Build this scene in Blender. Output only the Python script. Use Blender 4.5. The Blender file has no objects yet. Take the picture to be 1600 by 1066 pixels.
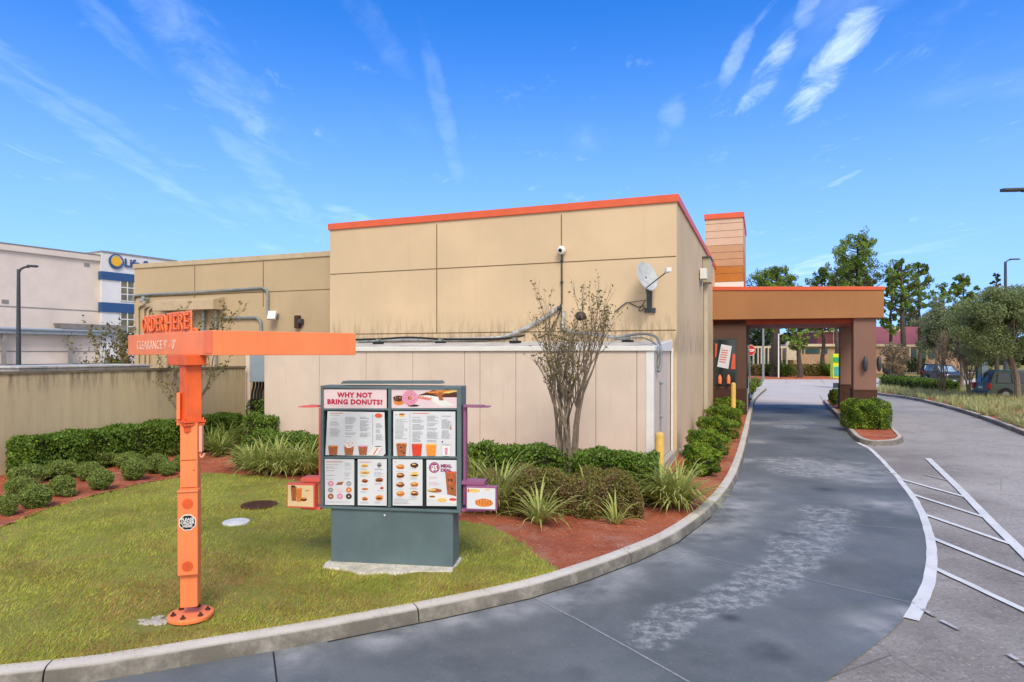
import bpy, bmesh, math, random
import numpy as np
from mathutils import Vector, Matrix
random.seed(7); rng = np.random.default_rng(7)
S = bpy.context.scene
COL = S.collection
R = math.radians
F, HZ, CX, CZ = 1017.0, 552.0, 800.0, 2.78       # survey of the photograph: focal length (px), horizon row, centre column, eye height

# ------------------------------------------------------------------ survey helpers
def G(px, py, z=0.0):
    d = F*(CZ-z)/(py-HZ); return Vector(((px-CX)/F*d, d, z))
def D(px, py, d):
    return Vector(((px-CX)/F*d, d, CZ-(py-HZ)/F*d))
C0 = Vector((4.165, 16.45, 0)); U = Vector((-.933, .3595, 0)).normalized(); V = Vector((-U.y*-1, -U.x, 0))
V = Vector((.3595, .933, 0)).normalized()
def B(t, s, z): return C0 + U*t + V*s + Vector((0, 0, z))
def W(px, py, s=0.0):
    """point seen at px,py on the plane parallel to the restaurant's front, s metres behind it"""
    r = (px-CX)/F; o = C0+V*s
    t = (r*o.y-o.x)/(U.x-r*U.y); d = o.y+t*U.y
    return t, CZ-(py-HZ)/F*d
def WS(px, py, t=0.0):
    r = (px-CX)/F; o = C0+U*t
    s = (r*o.y-o.x)/(V.x-r*V.y); d = o.y+s*V.y
    return s, CZ-(py-HZ)/F*d

# ------------------------------------------------------------------ materials
def lin(c):
    if isinstance(c, str):
        c = c.lstrip('#'); c = [int(c[i:i+2], 16)/255 for i in (0, 2, 4)]
        c = [x/12.92 if x < .04045 else ((x+.055)/1.055)**2.4 for x in c]
    return (c[0], c[1], c[2], 1)
MATS = {}
class NT:
    def __init__(s, name):
        s.m = bpy.data.materials.new(name); s.m.use_nodes = True; s.t = s.m.node_tree; s.n = s.t.nodes; s.l = s.t.links
        s.bsdf = s.n['Principled BSDF']; s.out = s.n['Material Output']; s.co = s.n.new('ShaderNodeTexCoord').outputs['Object']
    def N(s, typ, **k):
        n = s.n.new(typ)
        for a, b in k.items(): setattr(n, a, b)
        return n
    def link(s, a, b): s.l.new(a, b)
    def noise(s, scale, detail=4, rough=.6, vec=None, sc=None):
        v = vec or s.co
        if sc:
            mp = s.N('ShaderNodeMapping'); mp.inputs['Scale'].default_value = sc; s.link(v, mp.inputs[0]); v = mp.outputs[0]
        n = s.N('ShaderNodeTexNoise'); n.inputs['Scale'].default_value = scale; n.inputs['Detail'].default_value = detail
        n.inputs['Roughness'].default_value = rough; s.link(v, n.inputs['Vector']); return n.outputs['Fac']
    def ramp(s, fac, a, b, lo=0., hi=1., smooth=True):
        m = s.N('ShaderNodeMapRange'); m.interpolation_type = 'SMOOTHSTEP' if smooth else 'LINEAR'
        m.inputs['From Min'].default_value = a; m.inputs['From Max'].default_value = b
        m.inputs['To Min'].default_value = lo; m.inputs['To Max'].default_value = hi
        s.link(fac, m.inputs['Value']); return m.outputs[0]
    def math(s, op, a, b=None, clamp=False):
        m = s.N('ShaderNodeMath', operation=op, use_clamp=clamp)
        for i, x in enumerate((a, b)):
            if x is None: continue
            if isinstance(x, (int, float)): m.inputs[i].default_value = x
            else: s.link(x, m.inputs[i])
        return m.outputs[0]
    def mix(s, fac, a, b):
        m = s.N('ShaderNodeMix', data_type='RGBA')
        if isinstance(fac, (int, float)): m.inputs[0].default_value = fac
        else: s.link(fac, m.inputs[0])
        for i, x in ((6, a), (7, b)):
            if hasattr(x, 'is_output'): s.link(x, m.inputs[i])
            else: m.inputs[i].default_value = lin(x)
        return m.outputs[2]
    def bump(s, h, strength=.3, dist=.01):
        b = s.N('ShaderNodeBump'); b.inputs['Strength'].default_value = strength; b.inputs['Distance'].default_value = dist
        s.link(h, b.inputs['Height']); s.link(b.outputs[0], s.bsdf.inputs['Normal'])
    def blobs(s, pts, vec=None):
        acc = None
        for (x, y, r) in pts:
            mp = s.N('ShaderNodeVectorMath', operation='DISTANCE'); s.link(vec or s.co, mp.inputs[0]); mp.inputs[1].default_value = (x, y, 0)
            v = s.ramp(mp.outputs['Value'], 0, r, 1, 0)
            acc = v if acc is None else s.math('MAXIMUM', acc, v)
        return acc
def mat(name, col, rough=.6, var=.12, scale=3., bump=0., bscale=60., metal=0., streak=0., streakcol='#4a4438', spec=.4):
    if name in MATS: return MATS[name]
    k = NT(name); c = Vector(lin(col)[:3])
    f = k.ramp(k.noise(scale), .3, .7)
    base = k.mix(f, tuple(c*(1-var)), tuple(min(1, x) for x in c*(1+var)))
    if streak:
        st = k.ramp(k.noise(2.2, 6, .7, sc=(3, 3, .25)), .52, .8, 0, streak)
        base = k.mix(st, base, streakcol)
    k.link(base, k.bsdf.inputs['Base Color']); k.bsdf.inputs['Roughness'].default_value = rough
    k.bsdf.inputs['Metallic'].default_value = metal; k.bsdf.inputs['Specular IOR Level'].default_value = spec
    if bump: k.bump(k.noise(bscale, 5), bump, .01)
    MATS[name] = k.m; return k.m
def leafmat(name, a, b, c=None, trans=.25, rough=.55, clump=1.6):
    if name in MATS: return MATS[name]
    k = NT(name); g = k.N('ShaderNodeNewGeometry')
    col = k.mix(k.ramp(g.outputs['Random Per Island'], 0, 1, smooth=False), a, b)
    if c: col = k.mix(k.ramp(k.noise(clump, 3), .45, .62), col, c)
    k.link(col, k.bsdf.inputs['Base Color']); k.bsdf.inputs['Roughness'].default_value = rough; k.bsdf.inputs['Specular IOR Level'].default_value = .3
    tr = k.N('ShaderNodeBsdfTranslucent'); k.link(col, tr.inputs[0]); ms = k.N('ShaderNodeMixShader'); ms.inputs[0].default_value = trans
    k.link(k.bsdf.outputs[0], ms.inputs[1]); k.link(tr.outputs[0], ms.inputs[2]); k.link(ms.outputs[0], k.out.inputs[0])
    MATS[name] = k.m; return k.m

def wallmat(name, col, dirty=0., zlo=3., zhi=4.2, streak=.15):
    """stucco: faint mottling, fine grain, rain streaks; 'dirty' adds mildew just above zlo"""
    if name in MATS: return MATS[name]
    k = NT(name); c = Vector(lin(col)[:3])
    base = k.mix(k.ramp(k.noise(.45, 5), .3, .7), tuple(c*.93), tuple(c*1.06))
    st = k.ramp(k.noise(1.5, 5, .65, sc=(2.5, 2.5, .16)), .5, .8, 0, streak)
    base = k.mix(st, base, tuple(c*.62))
    if dirty:
        sp = k.N('ShaderNodeSeparateXYZ'); k.link(k.co, sp.inputs[0])
        band = k.math('MULTIPLY', k.ramp(sp.outputs[2], zlo, zhi, 1, 0), k.ramp(sp.outputs[2], zlo-.4, zlo-.1))
        n = k.ramp(k.noise(3., 7, .75, sc=(3, 3, .35)), .42, .68)
        base = k.mix(k.math('MULTIPLY', k.math('MULTIPLY', band, n), dirty), base, '#3a3733')
    k.link(base, k.bsdf.inputs['Base Color']); k.bsdf.inputs['Roughness'].default_value = .85; k.bsdf.inputs['Specular IOR Level'].default_value = .2
    k.bump(k.noise(90, 4), .25, .006)
    MATS[name] = k.m; return k.m

M = {}
M['stucco'] = wallmat('stucco_tan', '#c9b293', .6, 3.0, 4.1)
M['stucco2'] = wallmat('stucco_wing', '#b49f80', streak=.2)
M['orange_trim'] = mat('orange_trim', '#cf5a38', .45, .06)
M['beige_cap'] = mat('beige_cap', '#b5a384', .6, .08)
M['joint'] = mat('wall_joint', '#6b5638', .9)
M['cooler'] = mat('cooler_panel', '#cfbfb0', .55, .05, 1.2, streak=.22, streakcol='#8f7c68')
M['white_dirty'] = mat('white_membrane', '#b9b7b2', .6, .25, 2.5, streak=.75, streakcol='#34312e')
M['white'] = mat('white_paint', '#d8d8d4', .5, .05)
M['grey_metal'] = mat('galvanised', '#8d9493', .4, .15, 8, metal=.5)
M['grey_paint'] = mat('grey_paint', '#8e979b', .5, .08)
M['dark_metal'] = mat('dark_metal', '#3a4044', .45, .15, 6)
M['black'] = mat('black_rubber', '#151515', .6)
M['orange'] = mat('sign_orange', '#f0834f', .45, .1, 1.2, streak=.3, streakcol='#a83d16')
M['orange_d'] = mat('sign_orange_worn', '#df5f2c', .5, .16, 4)
M['orange_l'] = mat('sign_letter_orange', '#f08048', .4, .05)
M['faded'] = mat('faded_lettering', '#f6cdbc', .6, .2, 12)
M['teal'] = mat('board_teal', '#57696f', .42, .1, 2.5, streak=.15, streakcol='#2e3f44')
M['boarddark'] = mat('board_recess', '#1f2a2d', .5)
M['print'] = mat('poster_paper', '#ccd0d6', .35, .04, 2)
M['printpink'] = mat('poster_pink', '#d8c4ca', .35, .05, 2)
M['magenta'] = mat('print_magenta', '#b3123f', .5, .02)
M['plum'] = mat('print_plum', '#8e2a62', .5, .02)
M['ptext'] = mat('print_grey_text', '#8b8f98', .5, .1)
M['pred'] = mat('print_red', '#d0563a', .5, .05)
M['pbrown'] = mat('print_brown', '#9c5a34', .5, .45, 90)
M['pdark'] = mat('print_dark_brown', '#4a2618', .5, .5, 90)
M['ppink'] = mat('print_pink', '#cf8ba6', .5, .2, 60)
M['porange'] = mat('print_orange', '#cf7c34', .5, .3, 80)
M['pyellow'] = mat('print_yellow', '#dcb866', .5, .25, 80)
M['pcherry'] = mat('print_cherry', '#cf3d28', .5, .15, 40)
M['pmango'] = mat('print_mango', '#ea8a2c', .5, .12, 40)
M['coral'] = mat('coral_frame', '#dd5f52', .45, .06)
M['purple'] = mat('purple_frame', '#8d5378', .45, .06)
M['cream'] = mat('print_cream', '#e2c79a', .5, .05)
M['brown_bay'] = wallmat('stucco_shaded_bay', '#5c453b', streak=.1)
M['brown'] = wallmat('stucco_brown', '#836459', streak=.1)
M['brown_d'] = wallmat('stucco_dark_brown', '#4a332b', streak=.1)
M['fascia'] = wallmat('stucco_copper', '#a0714c', streak=.12)
M['soffit'] = mat('soffit_rust', '#8f3414', .7, .1)
M['side1'] = mat('siding_beige', '#c4a690', .65, .05)
M['side2'] = mat('siding_copper', '#b38a6a', .65, .05)
M['side3'] = mat('siding_amber', '#ab6c26', .65, .07)
M['glass'] = mat('dark_glass', '#1d2a2c', .08, .2, 1.5, spec=.8)
M['yellow'] = mat('bollard_yellow', '#d8b45a', .55, .12, 8, streak=.4, streakcol='#b98c4a')
M['enclosure'] = wallmat('enclosure_stucco', '#b09a78', .0, streak=.45)
M['rust'] = mat('rusty_iron', '#4d2e20', .8, .35, 18, bump=.6, bscale=40)
M['concrete_old'] = mat('kerb_concrete', '#a59f94', .85, .16, 2.2, bump=.4, bscale=45, streak=.25, streakcol='#55524c')
M['pale_conc'] = mat('pale_concrete', '#a9a297', .85, .15, 5, bump=.5)
M['bark'] = mat('pale_bark', '#75685a', .85, .25, 12, bump=.3)
M['bark_d'] = mat('dark_bark', '#4a4038', .9, .25, 8, bump=.3)
M['ls_wall'] = wallmat('storage_wall', '#d2c4b9', streak=.1)
M['ls_white'] = wallmat('storage_white', '#d3d2d2', streak=.08)
M['ls_blue'] = mat('storage_blue', '#2d507c', .5, .05)
M['ls_gold'] = mat('sign_gold', '#e0a92c', .5, .05)
M['ls_glass'] = mat('storage_glass', '#6d6334', .15, .35, .9, spec=.8)
M['vent'] = mat('vent_grey', '#85827d', .6)
M['paint'] = None

k = NT('cast_kerb'); sp = k.N('ShaderNodeSeparateXYZ'); k.link(k.co, sp.inputs[0])
base = k.mix(k.ramp(k.noise(1.1, 6, .7), .3, .7), '#b8b1a4', '#cac4b9')
base = k.mix(k.ramp(k.noise(9, 6, .8), .52, .75, 0, .5), base, '#7d776d')
grime = k.math('MULTIPLY', k.ramp(sp.outputs[2], .168, .14, 0, 1), k.ramp(k.noise(2.0, 7, .75), .25, .6, .5, .95))
base = k.mix(grime, base, '#5d5952')
k.link(base, k.bsdf.inputs['Base Color']); k.bsdf.inputs['Roughness'].default_value = .9; k.bsdf.inputs['Specular IOR Level'].default_value = .2; k.bump(k.noise(50, 6), .6, .008); M['concrete'] = k.m
# ------------------------------------------------------------------ mesh builder
def basis(ax):
    ax = Vector(ax).normalized(); h = Vector((0, 0, 1)) if abs(ax.z) < .9 else Vector((1, 0, 0))
    a = ax.cross(h).normalized(); return a, ax.cross(a).normalized()
class MB:
    def __init__(s): s.v = []; s.f = []; s.m = []
    def add(s, vs, fs, mi=0):
        o = len(s.v); s.v += [Vector(v) for v in vs]; s.f += [tuple(i+o for i in f) for f in fs]; s.m += [mi]*len(fs); return s
    def box(s, o, ex, ey, ez, mi=0):
        """box from corner o along the three edge vectors"""
        o, ex, ey, ez = map(Vector, (o, ex, ey, ez))
        if ex.cross(ey).dot(ez) < 0: o = o+ex; ex = -ex
        vs = [o, o+ex, o+ex+ey, o+ey]; vs += [v+ez for v in vs]
        return s.add(vs, [(0, 3, 2, 1), (4, 5, 6, 7), (0, 1, 5, 4), (1, 2, 6, 5), (2, 3, 7, 6), (3, 0, 4, 7)], mi)
    def cbox(s, c, sx, sy, sz, mi=0, ax=(1, 0, 0), ay=(0, 1, 0), az=(0, 0, 1)):
        ax, ay, az = Vector(ax), Vector(ay), Vector(az)
        return s.box(Vector(c)-ax*sx/2-ay*sy/2-az*sz/2, ax*sx, ay*sy, az*sz, mi)
    def tube(s, pts, r, n=8, mi=0, cap=True):
        pts = [Vector(p) for p in pts]; rs = r if isinstance(r, (list, tuple)) else [r]*len(pts)
        o = len(s.v); a = None
        for i, p in enumerate(pts):
            t = (pts[min(i+1, len(pts)-1)]-pts[max(i-1, 0)])
            if t.length < 1e-9: t = Vector((0, 0, 1))
            t.normalize()
            if a is None: a = basis(t)[0]
            a = (a-t*a.dot(t))
            a = a.normalized() if a.length > 1e-5 else basis(t)[0]
            b = t.cross(a)
            for k in range(n):
                q = 2*math.pi*k/n; s.v.append(p+(a*math.cos(q)+b*math.sin(q))*rs[i])
        for i in range(len(pts)-1):
            for k in range(n):
                k2 = (k+1) % n; s.f.append((o+i*n+k, o+i*n+k2, o+(i+1)*n+k2, o+(i+1)*n+k)); s.m.append(mi)
        if cap:
            s.f.append(tuple(o+k for k in reversed(range(n)))); s.f.append(tuple(o+(len(pts)-1)*n+k for k in range(n))); s.m += [mi, mi]
        return s
    def prism(s, pts, d, mi=0):
        """planar polygon pts pushed along d"""
        pts = [Vector(p) for p in pts]; d = Vector(d); n = len(pts)
        nm = Vector((0, 0, 0))
        for i in range(n): nm += pts[i].cross(pts[(i+1) % n])
        if nm.dot(d) > 0: pts = pts[::-1]
        vs = pts+[p+d for p in pts]
        return s.add(vs, [tuple(range(n)), tuple(reversed(range(n, 2*n)))]+[(i, n+i, n+(i+1) % n, (i+1) % n) for i in range(n)], mi)
    def disc(s, c, axis, r, h, n=24, mi=0, r2=None):
        c = Vector(c); axis = Vector(axis).normalized()
        return s.tube([c, c+axis*h], [r, r if r2 is None else r2], n, mi)
    def lathe(s, c, axis, prof, n=24, mi=0):
        c = Vector(c); ax = Vector(axis).normalized(); a, b = basis(ax); o = len(s.v)
        for (r, h) in prof:
            for k in range(n):
                q = 2*math.pi*k/n; s.v.append(c+ax*h+(a*math.cos(q)+b*math.sin(q))*r)
        for i in range(len(prof)-1):
            for k in range(n):
                k2 = (k+1) % n; s.f.append((o+i*n+k, o+i*n+k2, o+(i+1)*n+k2, o+(i+1)*n+k)); s.m.append(mi)
        s.f.append(tuple(o+k for k in reversed(range(n)))); s.f.append(tuple(o+(len(prof)-1)*n+k for k in range(n))); s.m += [mi, mi]
        return s
    def ell(s, c, rx, ry, rz, mi=0, n=10, m=6):
        c = Vector(c); prof = [(math.sin(math.pi*i/m), -math.cos(math.pi*i/m)) for i in range(m+1)]
        o = len(s.v)
        s.lathe((0, 0, 0), (0, 0, 1), [(max(r, .001), h) for r, h in prof], n, mi)
        for i in range(o, len(s.v)):
            v = s.v[i]; s.v[i] = c+Vector((v.x*rx, v.y*ry, v.z*rz))
        return s
    def build(s, name, mats, parent=None, bevel=0., smooth=False):
        if not isinstance(mats, (list, tuple)): mats = [mats]
        if parent is not None:
            r = parent
            while r.parent: r = r.parent
            off = r.location.copy()
        else:
            xs = [v.x for v in s.v]; ys = [v.y for v in s.v]; zs = [v.z for v in s.v]
            off = Vector(((min(xs)+max(xs))/2, (min(ys)+max(ys))/2, min(zs)))
        me = bpy.data.meshes.new(name); me.from_pydata([v-off for v in s.v], [], s.f)
        for m_ in mats: me.materials.append(m_)
        me.polygons.foreach_set('material_index', s.m)
        bm = bmesh.new(); bm.from_mesh(me)
        if bevel:
            ed = [e for e in bm.edges if len(e.link_faces) == 2 and e.calc_face_angle(0) > .6]
            bmesh.ops.bevel(bm, geom=ed, offset=bevel, segments=2, affect='EDGES', profile=.6, clamp_overlap=True)
        bmesh.ops.recalc_face_normals(bm, faces=bm.faces); bm.to_mesh(me); bm.free()
        if smooth:
            for p in me.polygons: p.use_smooth = True
            me.set_sharp_from_angle(angle=R(35))
        o = bpy.data.objects.new(name, me); COL.objects.link(o)
        if parent is not None: o.parent = parent
        else: o.location = off
        return o
def tag(o, label=None, cat=None, group=None, kind=None):
    for k, v in (('label', label), ('category', cat), ('group', group), ('kind', kind)):
        if v: o[k] = v
    return o
def empty(name, loc, label, cat, group=None):
    o = bpy.data.objects.new(name, None); COL.objects.link(o); o.location = loc; o.empty_display_size = .2
    return tag(o, label, cat, group)
def struct(o, extra='structure'): o['kind'] = extra; return o
def text(body, size, origin, right, up, mat_, name='lettering', parent=None, depth=.004, bold=0., mb=None, mi=0, align='LEFT', stretch=1., space=1.):
    """text as a mesh; added to mb when given"""
    cu = bpy.data.curves.new('t', 'FONT'); cu.body = body; cu.size = size; cu.extrude = depth/2; cu.offset = bold; cu.align_x = align; cu.resolution_u = 3; cu.space_character = space
    ob = bpy.data.objects.new('t', cu); COL.objects.link(ob)
    dg = bpy.context.evaluated_depsgraph_get(); me = bpy.data.meshes.new_from_object(ob.evaluated_get(dg))
    right = Vector(right).normalized(); up = Vector(up).normalized(); n = right.cross(up); origin = Vector(origin)
    vs = [origin+right*v.co.x*stretch+up*v.co.y+n*v.co.z for v in me.vertices]; fs = [tuple(p.vertices) for p in me.polygons]
    bpy.data.objects.remove(ob); bpy.data.curves.remove(cu); bpy.data.meshes.remove(me)
    if mb is not None: mb.add(vs, fs, mi); return mb
    q = MB(); q.add(vs, fs)
    return q.build(name, mat_, parent)
def copy_tree(o, parent=None):
    c = o.copy(); COL.objects.link(c); c.parent = parent
    for ch in [x for x in bpy.data.objects if x.parent == o]: copy_tree(ch, c)
    return c
def np_mesh(name, verts, nper, mats, parent=None, midx=None, off=None, smooth=False):
    """verts (N*nper,3): N separate polygons of nper corners"""
    N = len(verts)//nper
    if parent is not None:
        r = parent
        while r.parent: r = r.parent
        off = r.location.copy()
    elif off is None:
        mn = verts.min(0); mx = verts.max(0); off = Vector(((mn[0]+mx[0])/2, (mn[1]+mx[1])/2, mn[2]))
    me = bpy.data.meshes.new(name); me.vertices.add(len(verts)); me.vertices.foreach_set('co', (verts-np.array(off)).astype(np.float32).ravel())
    me.loops.add(N*nper); me.loops.foreach_set('vertex_index', np.arange(N*nper, dtype=np.int32))
    me.polygons.add(N); me.polygons.foreach_set('loop_start', np.arange(0, N*nper, nper, dtype=np.int32))
    try: me.polygons.foreach_set('loop_total', np.full(N, nper, dtype=np.int32))
    except Exception: pass
    for m_ in (mats if isinstance(mats, (list, tuple)) else [mats]): me.materials.append(m_)
    if midx is not None: me.polygons.foreach_set('material_index', midx.astype(np.int32))
    me.update(calc_edges=True)
    o = bpy.data.objects.new(name, me); COL.objects.link(o)
    if parent is not None: o.parent = parent
    else: o.location = off
    return o
def unit(n):
    a = rng.normal(size=(n, 3)); return a/np.linalg.norm(a, axis=1, keepdims=True)
def leaves(cent, size, aspect=.5, up=.0):
    """rhombic leaf at every centre"""
    n = len(cent); a = unit(n); a[:, 2] += up; a /= np.linalg.norm(a, axis=1, keepdims=True)
    b = np.cross(a, unit(n)); b /= np.linalg.norm(b, axis=1, keepdims=True)
    s = size*rng.uniform(.6, 1.3, (n, 1)); nn = np.cross(a, b)
    v = np.stack([cent-a*s, cent+b*s*aspect+nn*s*.15, cent+a*s, cent-b*s*aspect+nn*s*.15], 1)
    return v.reshape(-1, 3)
def blades(base, h, w, lean=.4, seg=2, droop=.0):
    """grass blades as triangle-topped strips -> triangles only"""
    n = len(base); q = rng.uniform(0, 2*math.pi, n); d = np.stack([np.cos(q), np.sin(q), np.zeros(n)], 1)
    hh = (h*rng.uniform(.6, 1.25, n))[:, None]; side = np.stack([-np.sin(q+1.0), np.cos(q+1.0), np.zeros(n)], 1)*w
    ln = (lean*rng.uniform(.2, 1.3, n))[:, None]
    tip = base+d*hh*ln+np.array([0, 0, 1])*hh*(1-ln*.3)
    return np.stack([base-side, base+side, tip], 1).reshape(-1, 3)
def inpoly(P, poly):
    x, y = P[:, 0], P[:, 1]; ins = np.zeros(len(P), bool); n = len(poly); j = n-1
    for i in range(n):
        xi, yi = poly[i][0], poly[i][1]; xj, yj = poly[j][0], poly[j][1]
        c = ((yi > y) != (yj > y)) & (x < (xj-xi)*(y-yi)/((yj-yi) if yj != yi else 1e-9)+xi); ins ^= c; j = i
    return ins
def smoothpath(pts, n=6):
    pts = [Vector(p) for p in pts]; out = []
    for i in range(len(pts)-1):
        p0 = pts[max(i-1, 0)]; p1 = pts[i]; p2 = pts[i+1]; p3 = pts[min(i+2, len(pts)-1)]
        for k in range(n):
            t = k/n; out.append(.5*((2*p1)+(p2-p0)*t+(2*p0-5*p1+4*p2-p3)*t*t+(3*p1-p0-3*p2+p3)*t**3))
    out.append(pts[-1]); return out
def offsetpath(pts, d):
    out = []
    for i, p in enumerate(pts):
        t = pts[min(i+1, len(pts)-1)]-pts[max(i-1, 0)]; t.z = 0; t.normalize(); out.append(p+Vector((-t.y, t.x, 0))*d)
    return out
def sheet(name, pts, z, m_, parent=None):
    q = MB(); q.add([(p[0], p[1], z) for p in pts], [tuple(range(len(pts)))])
    me = bpy.data.meshes.new(name); me.from_pydata([tuple(v) for v in q.v], [], q.f)
    bm = bmesh.new(); bm.from_mesh(me); bmesh.ops.triangulate(bm, faces=bm.faces); bmesh.ops.recalc_face_normals(bm, faces=bm.faces)
    for f in bm.faces:
        if f.normal.z < 0: f.normal_flip()
    bm.to_mesh(me); bm.free(); me.materials.append(m_)
    o = bpy.data.objects.new(name, me); COL.objects.link(o); return struct(o)
def strip(mb, pts, w, z, mi=0, wob=0.):
    pts = [Vector(p) for p in pts]; a = offsetpath(pts, w/2); b = offsetpath(pts, -w/2); vs = []
    for p, q in zip(a, b):
        e = random.uniform(-wob, wob); vs += [(p.x+e, p.y+e, z), (q.x+e*.5, q.y+e*.5, z)]
    mb.add(vs, [(2*i, 2*i+1, 2*i+3, 2*i+2) for i in range(len(pts)-1)], mi)
def kerb(name, pts, m_, side=1, w=.2, h=.15, seg=3.0):
    """kerb swept along the gutter path, cast in lengths with open joints"""
    prof = [(0, -.02), (.015, h*.6), (.04, h*.9), (.08, h), (w, h), (w, -.02)]
    rows = [[(p+(q-p)*(o/1.0)) for p, q in zip(pts, offsetpath(pts, side))] for o, _ in prof]
    q = MB(); n = len(pts); start = 0; acc = 0
    def emit(i0, i1):
        sub = []
        for i in range(i0, i1+1):
            tdir = (pts[min(i+1, n-1)]-pts[max(i-1, 0)]).normalized(); sh = Vector((0, 0, 0))
            if i == i1 and i1 < n-1: sh = -tdir*.015
            for (row, (_, z)) in zip(rows, prof): sub.append(Vector((row[i].x, row[i].y, z))+sh)
        m = len(prof); fs = []
        for a in range(i1-i0):
            for k in range(m-1): fs.append((a*m+k, a*m+k+1, (a+1)*m+k+1, (a+1)*m+k))
        fs += [tuple(range(m)), tuple(reversed(range((i1-i0)*m, (i1-i0+1)*m)))]
        q.add(sub, fs)
    for i in range(1, n):
        acc += (pts[i]-pts[i-1]).length
        if acc >= seg or i == n-1: emit(start, i); start = i; acc = 0
    o = q.build(name, m_, smooth=True); return struct(o)

# ------------------------------------------------------------------ world, sun, camera
AZ, EL = 172., 46.            # soft sun behind the camera, a little to the right (azimuth measured from +Y clockwise)
w = bpy.data.worlds.new('World'); S.world = w; w.use_nodes = True; wt = w.node_tree; wn = wt.nodes
sky = wn.new('ShaderNodeTexSky'); sky.sky_type = 'NISHITA'; sky.sun_disc = False; sky.sun_elevation = R(EL); sky.sun_rotation = R(AZ)
sky.air_density = 1.0; sky.dust_density = .3; sky.ozone_density = 3.
hs = wn.new('ShaderNodeHueSaturation'); hs.inputs['Saturation'].default_value = 1.12; hs.inputs['Value'].default_value = 1.
tc = wn.new('ShaderNodeTexCoord'); sep = wn.new('ShaderNodeSeparateXYZ'); wt.links.new(tc.outputs['Generated'], sep.inputs[0])
tint = wn.new('ShaderNodeMix'); tint.data_type = 'RGBA'; tint.blend_type = 'MULTIPLY'; tint.inputs[0].default_value = 1; tint.inputs[7].default_value = (.70, 1.0, 1.5, 1)
wt.links.new(sky.outputs[0], tint.inputs[6]); wt.links.new(tint.outputs[2], hs.inputs['Color'])
def wm(op, a, b=None):
    n = wn.new('ShaderNodeMath'); n.operation = op
    for i, x in enumerate((a, b)):
        if x is None: continue
        if isinstance(x, (int, float)): n.inputs[i].default_value = x
        else: wt.links.new(x, n.inputs[i])
    return n.outputs[0]
def wr(v, a, b, lo=0, hi=1):
    n = wn.new('ShaderNodeMapRange'); n.interpolation_type = 'SMOOTHSTEP'
    for k, x in zip(('From Min', 'From Max', 'To Min', 'To Max'), (a, b, lo, hi)): n.inputs[k].default_value = x
    wt.links.new(v, n.inputs['Value']); return n.outputs[0]
sv = wn.new('ShaderNodeCombineXYZ'); wt.links.new(sep.outputs[0], sv.inputs[0]); wt.links.new(sep.outputs[1], sv.inputs[1])
wt.links.new(wm('ADD', wm('MULTIPLY', wm('MAXIMUM', sep.outputs[2], -.02), .86), .16), sv.inputs[2]); wt.links.new(sv.outputs[0], sky.inputs['Vector'])
zc = wm('MAXIMUM', sep.outputs[2], .05)
cb = wn.new('ShaderNodeCombineXYZ'); wt.links.new(wm('DIVIDE', sep.outputs[0], zc), cb.inputs[0]); wt.links.new(wm('DIVIDE', sep.outputs[1], zc), cb.inputs[1])
def wnoise(scale, rot, sc, detail=6, rough=.6, dist=.6, loc=(0, 0, 0)):
    mp = wn.new('ShaderNodeMapping'); mp.inputs['Rotation'].default_value = (0, 0, R(rot)); mp.inputs['Scale'].default_value = sc; mp.inputs['Location'].default_value = loc
    wt.links.new(cb.outputs[0], mp.inputs[0]); n = wn.new('ShaderNodeTexNoise'); n.inputs['Scale'].default_value = scale
    n.inputs['Detail'].default_value = detail; n.inputs['Roughness'].default_value = rough; n.inputs['Distortion'].default_value = dist
    wt.links.new(mp.outputs[0], n.inputs['Vector']); return n.outputs['Fac']
# thin cirrus streaks (fibres) modulated by large patches, and three small bright wisps at the upper right
fib = wnoise(1.5, -38, (.9, .28, 1), 8, .62, .7)
pat = wnoise(.55, 10, (1, 1, 1), 3, .5, .2, (3.1, 1.2, 0))
cl = wm('MULTIPLY', wr(fib, .5, .78), wr(pat, .45, .7, 0, .22))
def wisp(px, py, ang, L, Wd, amt):
    d = Vector(((px-CX)/F, 1, (HZ-py)/F)).normalized(); right = Vector((0, 1, 0)).cross(Vector((0, 0, 1))); right = d.cross(Vector((0, 0, 1))).normalized(); up = right.cross(d)
    a = R(ang); ax = right*math.cos(a)+up*math.sin(a); ay = -right*math.sin(a)+up*math.cos(a)
    def dot(vv):
        n = wn.new('ShaderNodeVectorMath'); n.operation = 'DOT_PRODUCT'; wt.links.new(tc.outputs['Generated'], n.inputs[0]); n.inputs[1].default_value = vv; return n.outputs['Value']
    x = wm('DIVIDE', wm('SUBTRACT', dot(ax), ax.dot(d)), L); y = wm('DIVIDE', wm('SUBTRACT', dot(ay), ay.dot(d)), Wd)
    e = wm('ADD', wm('MULTIPLY', x, x), wm('MULTIPLY', y, y))
    return wm('MULTIPLY', wr(e, 0, 1, 1, 0), amt)
fine = wnoise(5, -35, (1, .45, 1), 8, .68, .5)
tot = cl
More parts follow.
